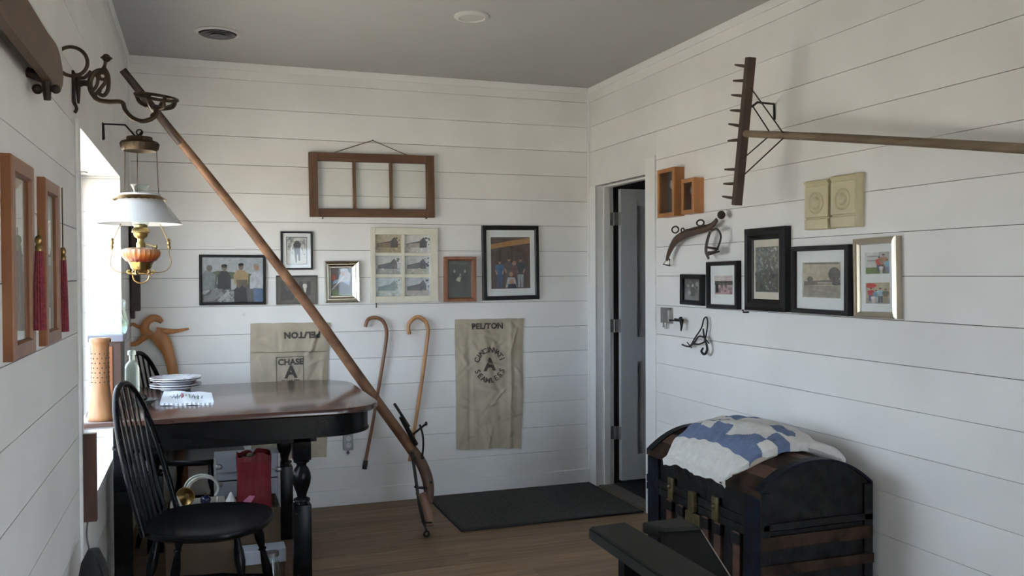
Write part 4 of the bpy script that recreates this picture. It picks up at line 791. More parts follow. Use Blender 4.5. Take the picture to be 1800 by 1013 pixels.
# ------------------------------------------------------------------ hanging oil lamp on its hook
LY = 4.092
hk = thing('lamp_hook', 'black iron hook arm on the left wall from which the oil lamp hangs', 'hook', (0, LY, 2.03))
LXc = at(246, 300, y=LY).x
zz_ = lambda py: at(246, py, y=LY).z
bm = BM(); tube(bm, [(.006, LY, zz_(248)), (.006, LY, zz_(221)), (at(220, 221, y=LY).x, LY, zz_(221)), (at(238, 240, y=LY).x, LY, zz_(240)), (LXc, LY, zz_(237)), (LXc+.012, LY, zz_(230))], .0042, 8); part('arm', bm, IRON, hk)
bm = BM(); box(bm, 0, .004, LY-.014, LY+.014, zz_(249), zz_(219), .001); part('back_plate', bm, IRON, hk)
lamp = thing('hanging_oil_lamp', 'brass hanging oil lamp with wide white glass shade and amber font', 'oil lamp', (LXc, LY, zz_(497)))
LC = (LXc, LY, 0)
bm = BM(); torus(bm, (LXc, LY, zz_(233)), .012, .0028, (0, 1, 0), 20, 6); tube(bm, [(LXc, LY, zz_(238)), (LXc, LY, zz_(246))], .004, 8); part('hanging_loop', bm, IRON, lamp, smooth=True)
bm = BM(); lathe(bm, [(.002, zz_(240)), (.05, zz_(241)), (.052, zz_(248)), (.070, zz_(249)), (.078, zz_(253)), (.074, zz_(262)), (.066, zz_(266)), (.055, zz_(262)), (.002, zz_(258))], LC, 40, flute=20, amp=.03); part('canopy', bm, BRONZE, lamp, smooth=True)
for k in range(3):
    a = R(90+120*k)+.2; bm = BM(); n_l = 22
    A_ = Vector((LXc+.072*math.cos(a), LY+.072*math.sin(a), zz_(263))); B_ = Vector((LXc+.078*math.cos(a), LY+.078*math.sin(a), zz_(343)))
    tube(bm, [A_, B_], .0016, 6)
    for j in range(n_l): ball(bm, A_.lerp(B_, j/n_l), .0026, seg=6)
    part('chain', bm, BRONZE, lamp, smooth=True)
rs = (at(322, 393, y=LY)-at(171, 393, y=LY)).length/2
bm = BM(); zt, zb = zz_(345), zz_(394); lathe(bm, [(.079, zt+.010), (.081, zt+.008), (.080, zt), (rs-.004, zb+.004), (rs, zb), (rs-.003, zb+.001), (.077, zt), (.077, zt+.008)], LC, 56, capb=False, capt=False); part('glass_shade', bm, MILK, lamp, smooth=True)
bm = BM()
for ri, (r1, z1, z2) in enumerate(((.0825, zt+.002, zt-.014),)):
    n = 96; A_ = []; B_ = []
    for k in range(n):
        a = 2*math.pi*k/n; sc_ = .0035*abs(math.sin(a*14)); zl_ = z2-sc_*1.4; rr2 = r1+(z1-zl_)*1.55
        A_.append(bm.verts.new((LXc+r1*math.cos(a), LY+r1*math.sin(a), z1))); B_.append(bm.verts.new((LXc+rr2*math.cos(a), LY+rr2*math.sin(a), zl_)))
    for k in range(n): bm.faces.new((A_[k], A_[(k+1) % n], B_[(k+1) % n], B_[k]))
part('shade_band', bm, BRASS, lamp, smooth=True)
bm = BM(); lathe(bm, [(.024, zz_(402)), (.034, zz_(392)), (.034, zz_(380)), (.026, zz_(360)), (.024, zz_(340)), (.028, zz_(333)), (.037, zz_(326)), (.038, zz_(325))], LC, 28, capb=False, capt=False); part('chimney', bm, CLEAR, lamp, smooth=True)
bm = BM(); lathe(bm, [(.018, zz_(436)), (.018, zz_(428)), (.013, zz_(425)), (.013, zz_(420)), (.026, zz_(416)), (.030, zz_(410)), (.036, zz_(409)), (.034, zz_(403)), (.026, zz_(400)), (.028, zz_(396)), (.020, zz_(394))], LC, 28); tube(bm, [(LXc+.015, LY, zz_(428)), (LXc+.058, LY-.01, zz_(434))], .0025, 6); ball(bm, (LXc+.062, LY-.01, zz_(434)), .009, (.7, 1, 1)); part('burner', bm, P('aged_brass', (.30, .22, .09), .38, 1.0, var=.3, scale=25), lamp, smooth=True)
def amber():
    mt, nt, b = new_mat('amber_glass'); tc = nt.nodes.new('ShaderNodeTexCoord'); sp = nt.nodes.new('ShaderNodeSeparateXYZ'); mr = nt.nodes.new('ShaderNodeMapRange'); rp = nt.nodes.new('ShaderNodeValToRGB')
    nt.links.new(tc.outputs['Generated'], sp.inputs[0]); nt.links.new(sp.outputs['Z'], rp.inputs['Fac']); rp.color_ramp.elements[0].color = (.12, .015, .008, 1); rp.color_ramp.elements[0].position = .15
    rp.color_ramp.elements[1].color = (.30, .19, .13, 1); rp.color_ramp.elements[1].position = .95; e = rp.color_ramp.elements.new(.55); e.color = (.34, .11, .025, 1)
    nt.links.new(rp.outputs['Color'], b.inputs['Base Color']); b.inputs['Roughness'].default_value = .15; return mt
bm = BM(); lathe(bm, [(.040, zz_(463)), (.060, zz_(459)), (.074, zz_(452)), (.078, zz_(445)), (.074, zz_(439)), (.055, zz_(436)), (.016, zz_(435))], LC, 72, flute=24, amp=.022); part('glass_font', bm, amber(), lamp, smooth=True)
bm = BM(); lathe(bm, [(.008, zz_(480)), (.026, zz_(478)), (.040, zz_(471)), (.044, zz_(465)), (.052, zz_(460)), (.044, zz_(458))], LC, 40, flute=12, amp=.03); part('font_cup', bm, BRASS, lamp, smooth=True)
bm = BM()
for k in range(6):
    a = 2*math.pi*k/6+.2; e_ = Vector((math.cos(a), math.sin(a), 0)); tube(bm, smooth_path([Vector((LXc, LY, zz_(479)))+e_*.01, Vector((LXc, LY, zz_(482)))+e_*.035, Vector((LXc, LY, zz_(478)))+e_*.055, Vector((LXc, LY, zz_(475)))+e_*.045], 4), .0042, 6)
torus(bm, (LXc, LY, zz_(481)), .036, .004, (0, 0, 1), 28, 6); tube(bm, smooth_path([(LXc-.034, LY, zz_(482)), (LXc-.026, LY, zz_(493)), (LXc, LY, zz_(498)), (LXc+.026, LY, zz_(493)), (LXc+.034, LY, zz_(482))], 5), .0035, 7); part('bottom_scrollwork', bm, BRASS, lamp, smooth=True)
for s_ in (-1, 1):
    hx = lambda px: LXc+s_*(px)*.00227
    bm = BM(); tube(bm, smooth_path([(hx(34), LY, zz_(394)), (hx(42), LY, zz_(410)), (hx(49), LY, zz_(428)), (hx(50), LY, zz_(446)), (hx(53), LY, zz_(462)), (hx(47), LY, zz_(474)), (hx(34), LY, zz_(479)), (hx(14), LY, zz_(479))], 5), .0018, 6); fa = part('side_wire', bm, BRASS, lamp, smooth=True)
    bm = BM(); lathe(bm, [(.001, .014), (.004, .010), (.0075, .004), (.004, 0), (.007, -.006), (.006, -.014), (.001, -.020)], (hx(49.5), LY, zz_(424)), 12); lathe(bm, [(.001, .010), (.006, .004), (.007, -.004), (.001, -.014)], (hx(50), LY, zz_(434)), 12); part('acorn_finial', bm, BRASS, fa, smooth=True)
# ================================================================== rug, table, chairs
t = thing('rug', 'dark charcoal flatweave rug on the floor in front of the door', 'rug', (2.3, 5.15, 0))
c4 = [at(757, 874, z=0), at(806, 935, z=0), at(1150, 905, z=0)]
ry0 = 4.75; ry1 = D-.02; rx0 = 1.765; rx1 = W-.02
bm = BM(); NXr, NYr = 50, 34
gr_ = [[bm.verts.new((rx0+(rx1-rx0)*i/NXr, ry0+(ry1-ry0)*j/NYr, .010+.0012*math.sin(i*1.9)*math.sin(j*2.3))) for i in range(NXr+1)] for j in range(NYr+1)]
for j in range(NYr):
    for i in range(NXr): bm.faces.new((gr_[j][i], gr_[j][i+1], gr_[j+1][i+1], gr_[j+1][i]))
ed = [e for e in bm.edges if e.is_boundary]; r_ = bmesh.ops.extrude_edge_only(bm, edges=ed)
for v in [q for q in r_['geom'] if isinstance(q, bmesh.types.BMVert)]: v.co.z = 0.0005
part('pile', bm, RUG, t, smooth=True)
bm = BM()
for a in ((rx0-.006, rx1, ry0-.008, ry0+.014), (rx0-.006, rx0+.014, ry0, ry1), ): box(bm, a[0], a[1], a[2], a[3], .0005, .0135, .003)
part('binding', bm, P('black_binding', (.02, .02, .02), .9), t)
# table
TZ = 0.85
tx0, tx1, ty0, ty1 = -.10, 1.185, 3.985, 5.16
def rr_outline(x0, x1, y0, y1, r, ins=0.0, left=True):
    x0 += ins if left else 0; x1 -= ins; y0 += ins; y1 -= ins; r = max(r-ins, .02); pts = []
    for cx, cy, a0 in ((x1-r, y0+r, -90), (x1-r, y1-r, 0)):
        for k in range(13): a = R(a0+90*k/12); pts.append((cx+r*math.cos(a), cy+r*math.sin(a)))
    pts += [(.10, y1), (.04, y1-.04), (.02, WY1+.02), (.02, WY1-.02), (x0, WY1-.14), (x0, y0+.05), (x0+.02, y0)]; return pts
tb = thing('dining_table', 'long dining table with red-brown polished top and black turned legs', 'table', (.6, 4.57, 0))
bm = BM(); lay = [(0.010, TZ-.030), (0.0, TZ-.022), (0.0, TZ-.006), (0.004, TZ-.001), (0.008, TZ)]; rings = [[bm.verts.new((u, v, z)) for u, v in rr_outline(tx0, tx1, ty0, ty1, .24, i_)] for i_, z in lay]
for A, B in zip(rings, rings[1:]):
    for k in range(len(A)): bm.faces.new((A[k], A[(k+1) % len(A)], B[(k+1) % len(A)], B[k]))
bm.faces.new(rings[0][::-1]); bm.faces.new(rings[-1]); part('tabletop', bm, MAHOG, tb, smooth=True)
def rr_full(x0, x1, y0, y1, r):
    pts = []
    for cx, cy, a0 in ((x1-r, y0+r, -90), (x1-r, y1-r, 0), (x0+.03, y1-.03, 90), (x0+.03, y0+.03, 180)):
        q = r if cx == x1-r else .03
        for k in range(9): a = R(a0+90*k/8); pts.append((cx+q*math.cos(a), cy+q*math.sin(a)))
    return pts
bm = BM()
def band(bm, x0, x1, y0, y1, r, th, z0, z1):
    o = rr_full(x0, x1, y0, y1, r); i = rr_full(x0+th, x1-th, y0+th, y1-th, r-th); n = len(o)
    V = [[bm.verts.new((u, v, z)) for u, v in L] for L, z in ((o, z0), (o, z1), (i, z1), (i, z0))]
    for A, B in zip(V, V[1:]+V[:1]):
        for k in range(n): bm.faces.new((A[k], A[(k+1) % n], B[(k+1) % n], B[k]))
band(bm, .03, 1.145, 4.045, 5.10, .22, .022, TZ-.125, TZ-.030); part('apron', bm, BLACKW, tb, smooth=True)
bm = BM(); band(bm, .025, 1.150, 4.040, 5.105, .225, .030, TZ-.133, TZ-.124); part('apron_bead', bm, BLACKW, tb, smooth=True)
bm = BM(); box(bm, .05, .88, 4.075, 4.095, TZ-.155, TZ-.125); part('slide_rail', bm, BLACKW, tb)
bm = BM(); box(bm, .10, .80, 5.05, 5.07, TZ-.16, TZ-.12); part('slide_rail', bm, BLACKW, tb)
legp = [(.018, .610), (.030, .606), (.034, .598), (.022, .590), (.020, .580), (.030, .565), (.037, .545), (.040, .525), (.037, .500), (.028, .470), (.021, .450), (.019, .435), (.034, .428), (.036, .420), (.022, .412), (.024, .405)]
def table_leg(x, y):
    bm = BM(); s = .040; box(bm, x-s, x+s, y-s, y+s, .61, TZ-.03, .003); lathe(bm, [(r*1.08, z) for r, z in legp[::-1]], (x, y, 0), 26); box(bm, x-s, x+s, y-s, y+s, 0, .405, .004)
    part('leg', bm, BLACKW, tb, smooth=True)
for x, y in ((.815, 4.115), (.815, 4.98), (.15, 4.98)): table_leg(x, y)
bm = BM(); s = .036; box(bm, .03, .10, 4.05, 4.12, 0, TZ-.03, .003); part('leg', bm, BLACKW, tb)
# brown board below the window edge, with its cord
t = thing('upright_board', 'narrow upright dark red-brown board with a cord, against the left wall below the tabletop end', 'board', (.02, 3.25, at(150, 917, y=3.25).z)); bm = BM(); box(bm, .002, .050, 3.235, 3.262, at(150, 917, y=3.25).z, at(150, 762, y=3.25).z, .002); part('panel', bm, wood('dark_red_board', (.05, .018, .01), (.09, .035, .02), (20, 20, 4)), t)
zb = at(150, 917, y=3.25).z; bm = BM(); tube(bm, smooth_path([(.020, 3.25, zb), (.018, 3.24, zb-.05), (.030, 3.22, zb-.12), (.024, 3.20, zb-.20), (.03, 3.18, .02), (.05, 3.10, .006)], 6), .0028, 6); part('power_cord', bm, P('grey_cord', (.12, .12, .12), .6), t, smooth=True)
# windsor chairs
def windsor(label, loc, rz):
    t = thing('windsor_chair', label, 'chair', loc, rz, 'black windsor chairs at the table')
    SZ = .475; n = 48; bm = BM()
    def outline(k, ins):
        a = 2*math.pi*k/n; c_, s_ = math.cos(a), math.sin(a)
        x = .25*math.copysign(abs(c_)**.80, c_); y = .255*math.copysign(abs(s_)**.80, s_)
        if x < 0: y *= 1-.10*(x/-.25)**2
        return x*(1-ins), y*(1-ins)
    rings = []
    for ins, z in ((.10, SZ-.034), (.01, SZ-.022), (0, SZ-.010), (.015, SZ), (.12, SZ-.001), (.35, SZ-.010), (.7, SZ-.013)): rings.append([bm.verts.new((*outline(k, ins), z+(.010 if False else 0))) for k in range(n)])
    for A, B in zip(rings, rings[1:]):
        for k in range(n): bm.faces.new((A[k], A[(k+1) % n], B[(k+1) % n], B[k]))
    bm.faces.new(rings[0][::-1]); bm.faces.new(rings[-1]); part('seat', bm, BLACKW, t, world=False, smooth=True)
    feet = []
    for sx, sy in ((1, 1), (1, -1), (-1, 1), (-1, -1)):
        a = Vector((sx*.15, sy*.15, SZ-.03)); b = Vector((sx*.225, sy*.225, 0)); feet.append((a, b)); d_ = b-a; L_ = d_.length
        bm = BM(); lathe(bm, [(.012, 0), (.013, .03), (.019, .06), (.021, .10), (.016, .135), (.012, .15), (.018, .157), (.012, .165), (.017, .21), (.021, .25), (.018, .30), (.013, .33), (.018, .338), (.012, .346), (.015, .39), (.011, L_)], a, 14, axis=d_); part('leg', bm, BLACKW, t, world=False, smooth=True)
    mid = lambda i, f=.62: feet[i][0].lerp(feet[i][1], f)
    def st(a, b):
        bm = BM(); lathe(bm, [(.008, 0), (.011, (b-a).length*.3), (.016, (b-a).length*.5), (.011, (b-a).length*.7), (.008, (b-a).length)], a, 12, axis=b-a); part('stretcher', bm, BLACKW, t, world=False, smooth=True)
    s1 = (mid(0), mid(2)); s2 = (mid(1), mid(3)); st(*s1); st(*s2); st(s1[0].lerp(s1[1], .5), s2[0].lerp(s2[1], .5))
    def bowpt(a):       # a 0..pi
        y = .200*math.cos(a)*(1 if True else 0); h = .56*math.sin(a)**.62
        y *= 1+.10*math.sin(a*1)**2*(1-abs(math.cos(a)))
        return Vector((-.185-.045*0-h*.26, y, SZ-.012+h))
    bw = [bowpt(math.pi*k/40) for k in range(41)]
    bm = BM(); tube(bm, bw, [.012, .0125, .013, .0125, .012], 10, up=(1, 0, 0)); part('bow_back', bm, BLACKW, t, world=False, smooth=True)
    for k in range(7):
        yb = -.135+.045*k; yt = yb*1.12; best = max((p_ for p_ in bw if abs(p_.y-yt) < .03), key=lambda p_: p_.z-abs(p_.y-yt)*4)
        bm = BM(); tube(bm, smooth_path([(-.200-.02*math.cos(yb*9), yb, SZ-.012), Vector((-.205-.02, yb, SZ)).lerp(best, .35), best], 4), [.006, .0095, .006, .005], 8); part('spindle', bm, BLACKW, t, world=False, smooth=True)
    return t
windsor('black windsor chair with hoop back in front of the table, nearest the camera', (.405, 3.74, 0), R(-16))
windsor('black windsor chair with hoop back behind the table in the left corner', (.35, 5.19, 0), R(-24))
# ------------------------------------------------------------------ long pole leaning across the back wall
pt = at(218, 126, x=.045); pm_ = at(722, 788, y=5.02)
po = thing('corn_knife_pole', 'very long worn wooden pole tool with curved iron-fitted foot leaning diagonally across the room', 'pole tool', (1.6, 4.85, 0))
bm = BM(); mids = [pt, at(285, 210, y=pt.y+(pm_.y-pt.y)*.14), at(400, 352, y=pt.y+(pm_.y-pt.y)*.38), at(530, 522, y=pt.y+(pm_.y-pt.y)*.62), at(640, 675, y=pt.y+(pm_.y-pt.y)*.84), pm_]
dk = P('dark_pole_end', (.05, .032, .022), .5, var=.3, scale=12)
tube(bm, smooth_path(mids, 8), [.017, .019, .022, .025, .028, .030, .030], 16); part('shaft', bm, POLEW, po, smooth=True)
bm = BM(); dd = (mids[1]-mids[0]).normalized(); tube(bm, [pt-dd*.01, pt+dd*.42], [.0185, .0215], 14); part('dark_grip', bm, dk, po, smooth=True)
fo = lambda l, y: [at(px, py, y=y) for px, py in l]
bm = BM(); c1 = [pm_-(pm_-mids[-2]).normalized()*.10, pm_, at(739, 812, y=4.99), at(750, 838, y=4.95), at(754, 862, y=4.93), at(752, 884, y=4.91)]
tube(bm, smooth_path(c1, 6), [.0305, .032, .033, .033, .031, .027], 14, flat=.8, up=(0, 1, 0)); part('curved_foot', bm, wood('brown_foot_wood', (.09, .045, .03), (.17, .09, .055), (8, 8, 8)), po, smooth=True)
bm = BM(); fe = at(750, 941, z=0.012); tube(bm, smooth_path([at(724, 795, y=4.97), at(730, 835, y=4.93), at(737, 885, y=4.88), at(745, 918, y=4.83), at(750, 934, y=fe.y+.01)], 5), .0095, 8, flat=.6, up=(0, 1, 0)); torus(bm, fe+Vector((0, 0, .006)), .014, .006, (0, 1, 0), 18, 6); part('iron_rod', bm, IRON, po, smooth=True)
bm = BM(); tube(bm, fo([(742, 868), (753, 905)], 4.88) + [at(756, 925, y=4.84)], [.024, .026, .022], 12, flat=.7, up=(0, 1, 0)); part('wood_shoe', bm, wood('pale_shoe_wood', (.20, .11, .07), (.32, .19, .13), (8, 8, 8)), po, smooth=True)
bm = BM(); torus(bm, at(750, 918, y=4.85), .030, .005, (.1, .1, 1), 20, 6, .8); torus(bm, at(742, 858, y=4.91), .030, .005, (.1, .1, 1), 20, 6, .8); part('iron_band', bm, IRON, po, smooth=True)
bm = BM(); tube(bm, fo([(721, 768), (748, 746)], 4.97), .0065, 8); ball(bm, at(749, 745, y=4.97), .013, (.6, 1, 1)); part('bolt', bm, IRON, po, smooth=True)
bm = BM(); tube(bm, smooth_path(fo([(738, 747), (743, 765), (744, 785), (742, 805)], 4.96), 5), .006, 8); part('spring_wire', bm, IRON, po, smooth=True)
bm = BM(); d3 = (pm_-mids[-2]).normalized(); q0 = at(712, 762, y=4.985); tube(bm, [q0-d3*.09+Vector((.02, -.02, .03)), q0+d3*.10+Vector((.006, -.02, .01))], [.013, .015], 4); tube(bm, [q0-d3*.16+Vector((.024, -.01, .05)), q0+Vector((.02, -.02, .04))], .008, 6); part('iron_clamp', bm, IRON, po)
bm = BM()
for px, py in ((729, 806), (743, 805), (731, 856), (757, 848), (734, 868)): ball(bm, at(px, py, y=4.92), .011, (1, .8, .8))
part('rivet', bm, IRON, po, smooth=True)
# ================================================================== things on the table
bm_prof = [(.050, 0), (.053, .010), (.050, .022), (.049, .035), (.044, .080), (.037, .130), (.0345, .155), (.034, .305), (.036, .322), (.042, .328), (.042, .339), (.036, .345)]
vx = at(175, 735, z=TZ); vx.x = -.015; vx.y = 4.06
t = thing('wooden_vase', 'tall flared tan wooden cylinder with rows of nail dots at the table end', 'wooden vase', (vx.x, vx.y, TZ))
bm = BM(); lathe(bm, bm_prof, vx, 32); part('body', bm, wood('tan_turned_wood', (.17, .075, .03), (.31, .155, .065), (16, 16, 4), .4), t, smooth=True)
bm = BM()
for k in range(12):
    for j in range(7): a = 2*math.pi*k/12+(j % 2)*.26; ball(bm, vx+Vector((.0345*math.cos(a), .0345*math.sin(a), .16+.020*j)), .0028, seg=6)
part('nail_studs', bm, BLACKM, t, kind='stuff')
# small cabinet with slanted blue-grey top
t = thing('small_cabinet', 'small brown wooden cabinet with blue-grey top behind the wooden cylinder', 'cabinet', (-.02, 4.40, TZ))
zt_ = at(190, 600, y=4.38).z; bx0, bx1_ = at(160, 700, y=4.33).x, at(214, 700, y=4.33).x
bm = BM(); box(bm, bx0, bx1_, 4.33, 4.52, TZ+.001, zt_, .003); part('body', bm, wood('dark_cabinet_wood', (.028, .014, .010), (.06, .03, .022), (20, 20, 4)), t)
bm = BM(); box(bm, bx0+.012, bx1_-.035, 4.324, 4.331, TZ+.03, zt_-.02, .002); part('door_panel', bm, wood('cabinet_door_wood', (.15, .055, .025), (.24, .095, .045), (20, 20, 4), .3), t)
bm = BM(); box(bm, bx0-.012, bx1_+.010, 4.318, 4.53, zt_, zt_+.030, .003); part('top_slab', bm, P('blue_grey_top', (.16, .17, .22), .35), t)
TOPZ = zt_+.031
# clear pitcher on it
t = thing('glass_pitcher', 'clear glass pitcher standing on top of the small cabinet', 'pitcher', (.0, 4.42, TOPZ)); pc = (at(198, 580, y=4.42).x, 4.42, 0)
bm = BM(); hh = at(200, 526, y=4.42).z-TOPZ
lathe(bm, [(.055, TOPZ), (.062, TOPZ+.02), (.060, TOPZ+.05), (.045, TOPZ+hh*.45), (.034, TOPZ+hh*.75), (.036, TOPZ+hh), (.034, TOPZ+hh), (.032, TOPZ+hh*.75), (.042, TOPZ+hh*.45), (.057, TOPZ+.05), (.058, TOPZ+.02), (.05, TOPZ+.006)], pc, 32, capt=False); part('jug', bm, CLEAR, t, smooth=True)
bm = BM(); tube(bm, smooth_path([(pc[0]+.034, 4.42, TOPZ+hh-.004), (pc[0]+.052, 4.42, TOPZ+hh-.012), (pc[0]+.048, 4.42, TOPZ+hh*.75), (pc[0]+.055, 4.42, TOPZ+hh*.45), (pc[0]+.064, 4.42, TOPZ+.055), (pc[0]+.055, 4.42, TOPZ+.035)], 5), .0055, 8); part('handle', bm, CLEAR, t, smooth=True)
# clear bottle
b0 = at(231, 703, z=TZ); b0.y = 4.58; b0.x = at(232, 660, y=4.58).x
t = thing('glass_bottle', 'tall clear square-shouldered glass bottle on the table', 'bottle', (b0.x, b0.y, TZ)); bh = at(232, 616, y=4.58).z-TZ
def sqlathe(bm, prof, c, n=24, pw=.45):
    rings = []
    for r, z, s in prof:
        ring = []
        for k in range(n):
            a = 2*math.pi*k/n+math.pi/4; c_, s_ = math.cos(a), math.sin(a); e = s
            ring.append(bm.verts.new((c[0]+r*math.copysign(abs(c_)**e, c_), c[1]+r*math.copysign(abs(s_)**e, s_), z)))
        rings.append(ring)
    for A, B in zip(rings, rings[1:]):
        for k in range(n): bm.faces.new((A[k], A[(k+1) % n], B[(k+1) % n], B[k]))
    bm.faces.new(rings[0][::-1]); bm.faces.new(rings[-1])
bm = BM(); sqlathe(bm, [(.030, TZ+.001, .45), (.033, TZ+.006, .45), (.033, TZ+bh*.66, .45), (.026, TZ+bh*.74, .7), (.013, TZ+bh*.80, 1), (.013, TZ+bh*.90, 1), (.019, TZ+bh*.91, 1), (.019, TZ+bh*.98, 1), (.015, TZ+bh, 1)], (b0.x, b0.y)); part('body', bm, P('frosty_bottle_glass', (.55, .62, .56), .12, Transmission_Weight=.55, Alpha=.9), t, smooth=True)
# dark leaf-shaped piece
c_ = at(222, 682, y=4.42); t = thing('bellows_fan', 'dark brown leaf-shaped wooden piece leaning by the bottle', 'wooden piece', (c_.x, 4.42, TZ))
bm = BM(); pts = [(c_.x-.03, TZ+.002), (c_.x+.022, TZ+.002), (c_.x+.034, TZ+.05), (c_.x+.026, TZ+.085), (c_.x+.012, TZ+.105), (c_.x-.012, TZ+.085), (c_.x-.03, TZ+.05)]; prism(bm, pts, 4.40, 4.416, lambda u, v, tt: (u, tt, v)); part('blade', bm, wood('dark_leaf_wood', (.04, .02, .018), (.08, .04, .035)), t)
# glass ashtray with a stopper
c_ = at(252, 712, z=TZ); t = thing('glass_dish', 'small ribbed clear glass dish in front of the bottle', 'dish', (c_.x, c_.y, TZ))
bm = BM(); lathe(bm, [(.030, TZ+.001), (.036, TZ+.004), (.058, TZ+.022), (.064, TZ+.026), (.060, TZ+.026), (.034, TZ+.010), (.002, TZ+.008)], (c_.x, c_.y, 0), 40, flute=10, amp=.06); part('bowl', bm, P('ribbed_dish_glass', (.35, .40, .38), .1, Transmission_Weight=.6), t, smooth=True)
t = thing('glass_stopper', 'dark shiny round glass stopper resting on the small dish', 'stopper', (c_.x, c_.y, TZ+.02)); bm = BM(); ball(bm, (c_.x-.002, c_.y, TZ+.034), .021, (1, 1, .85), 20); part('knob', bm, P('smoky_glass', (.03, .03, .028), .06), t, smooth=True); bm = BM(); ball(bm, (c_.x-.030, c_.y-.01, TZ+.028), .013, (1, 1, .8), 14); part('stem_ball', bm, P('smoky_glass', (.03, .03, .028), .06), t, smooth=True)
# four stacked plates
pc0 = at(309, 676, z=TZ+.03); pr_ = .132
def plate(z, r, deep, label):
    t = thing('china_plate', label, 'plate', (pc0.x, pc0.y, z), 0, 'stacked china plates on the table')
    bm = BM(); lathe(bm, [(r*.55, z), (r*.58, z+.001), (r*.62, z+deep*.55), (r*.97, z+deep*.95), (r, z+deep), (r*.985, z+deep+.003), (r*.64, z+deep*.55+.004), (r*.56, z+.005), (.001, z+.004)], pc0-Vector((0, 0, pc0.z)), 48); part('dish', bm, CHINA, t, smooth=True)
    bm = BM(); rd = random.Random(int(z*1e4))
    for k in range(26):
        a = 2*math.pi*k/26+rd.uniform(-.08, .08); rr2 = r*rd.uniform(.72, .92); f_ = (rr2-r*.64)/(r*.345); zz = z+deep*.55+.0046+f_*deep*.45; n = 6; s_ = rd.uniform(.004, .009)
        bm.faces.new([bm.verts.new((pc0.x+rr2*math.cos(a)+s_*math.cos(2*math.pi*i/n), pc0.y+rr2*math.sin(a)+s_*math.sin(2*math.pi*i/n), zz)) for i in range(n)])
    part('painted_flowers', bm, P('mauve_flower_glaze', (.30, .20, .30), .25, var=.5, scale=60), t)
for k, (dz, r, dp, lb) in enumerate(((.001, .128, .020, 'lowest plate of the stack of patterned china plates'), (.011, .130, .022, 'second plate from the bottom of the patterned china stack'), (.040, .127, .018, 'second plate from the top of the patterned china stack'), (.050, .130, .018, 'top plate of the stack of patterned china plates'))): plate(TZ+dz, r, dp, lb)
t = thing('china_bowl', 'white china bowl hidden between the two pairs of stacked plates', 'bowl', (pc0.x, pc0.y, TZ+.018)); bm = BM(); lathe(bm, [(.06, TZ+.018), (.063, TZ+.022), (.100, TZ+.044), (.104, TZ+.048), (.06, TZ+.024), (.001, TZ+.022)], (pc0.x, pc0.y, 0), 36); part('dish', bm, CHINA, t, smooth=True)
# embroidered cloth
cc = [at(281, 711, z=TZ+.008), at(376, 709, z=TZ+.008), at(372, 691, z=TZ+.008), at(288, 689, z=TZ+.008)]; cxm = sum(p_.x for p_ in cc)/4; cym = sum(p_.y for p_ in cc)/4
t = thing('embroidered_cloth', 'folded white cloth with scalloped edge and colored stitched lettering on the table', 'cloth', (cxm, cym, TZ))
bm = BM(); NX, NY = 40, 14
def cl(u, v, k):
    a = cc[0].lerp(cc[1], u); b = cc[3].lerp(cc[2], u); p_ = a.lerp(b, v); p_.y += (.003*math.sin(u*75) if v in (0, 1) else 0); p_.z = TZ+.006+k*.006+.004*math.sin(u*5)*math.sin(v*3)+.002*math.sin(u*13+v*4); return p_
for k in (0, 1):
    g1 = [[bm.verts.new(cl(i/NX, j/NY, k)) for i in range(NX+1)] for j in range(NY+1)]; g2 = [[bm.verts.new(cl(i/NX, j/NY, k)-Vector((0, 0, .005))) for i in range(NX+1)] for j in range(NY+1)]
    for j in range(NY):
        for i in range(NX): bm.faces.new((g1[j][i], g1[j][i+1], g1[j+1][i+1], g1[j+1][i])); bm.faces.new((g2[j][i], g2[j+1][i], g2[j+1][i+1], g2[j][i+1]))
    for j in range(NY):
        for i in (0, NX): bm.faces.new((g1[j][i], g1[j+1][i], g2[j+1][i], g2[j][i]))
    for i in range(NX):
        for j in (0, NY): bm.faces.new((g1[j][i], g1[j][i+1], g2[j][i+1], g2[j][i]))
part('cloth', bm, P('white_cotton', (.50, .53, .58), .9), t, smooth=True)
for seed, cl_ in ((1, (.05, .10, .14)), (2, (.35, .04, .08)), (3, (.08, .16, .10))):
    bm = BM(); rd = random.Random(seed)
    for k in range(14 if seed != 2 else 5):
        u = rd.uniform(.14, .80) if seed != 2 else rd.uniform(.32, .42); p0 = cl(u, rd.uniform(.35, .7), 1)+Vector((0, 0, .0012)); p1 = cl(u+rd.uniform(-.02, .03), rd.uniform(.3, .75), 1)+Vector((0, 0, .0012)); tube(bm, [p0, p1], .0016, 4)
    part('stitching', bm, P('thread_%d' % seed, cl_, .8), t, kind='stuff')
# ================================================================== things under the table
CARD = P('brown_cardboard', (.085, .058, .036), .9, var=.1)
def wbx(nm, x0, x1, y0, y1, z0, z1, mt, pr, bev=.003):
    bm = BM(); box(bm, x0, x1, y0, y1, z0, z1, bev); return part(nm, bm, mt, pr)
t = thing('cardboard_box', 'low closed brown cardboard box under the table beneath the white metal case', 'box', (.62, 4.93, 0))
wbx('carton', .40, .768, 4.71, 4.86, 0, .235, CARD, t); wbx('lid_flap', .40, .768, 4.705, 4.78, .235, .240, CARD, t, .001)
t = thing('metal_case', 'white and silver metal-edged case on the floor under the table', 'case', (.6, 4.84, .241)); z0 = .242
WC = P('white_case_panel', (.36, .38, .42), .4)
wbx('body', .445, .765, 4.715, 4.87, z0, z0+.155, WC, t); wbx('lid', .445, .765, 4.715, 4.87, z0+.162, z0+.285, WC, t); wbx('seam', .450, .760, 4.72, 4.865, z0+.154, z0+.163, BLACKM, t, .001)
for x in (.440, .755): wbx('corner_edge', x, x+.014, 4.71, 4.725, z0, z0+.285, STEEL, t, .002)
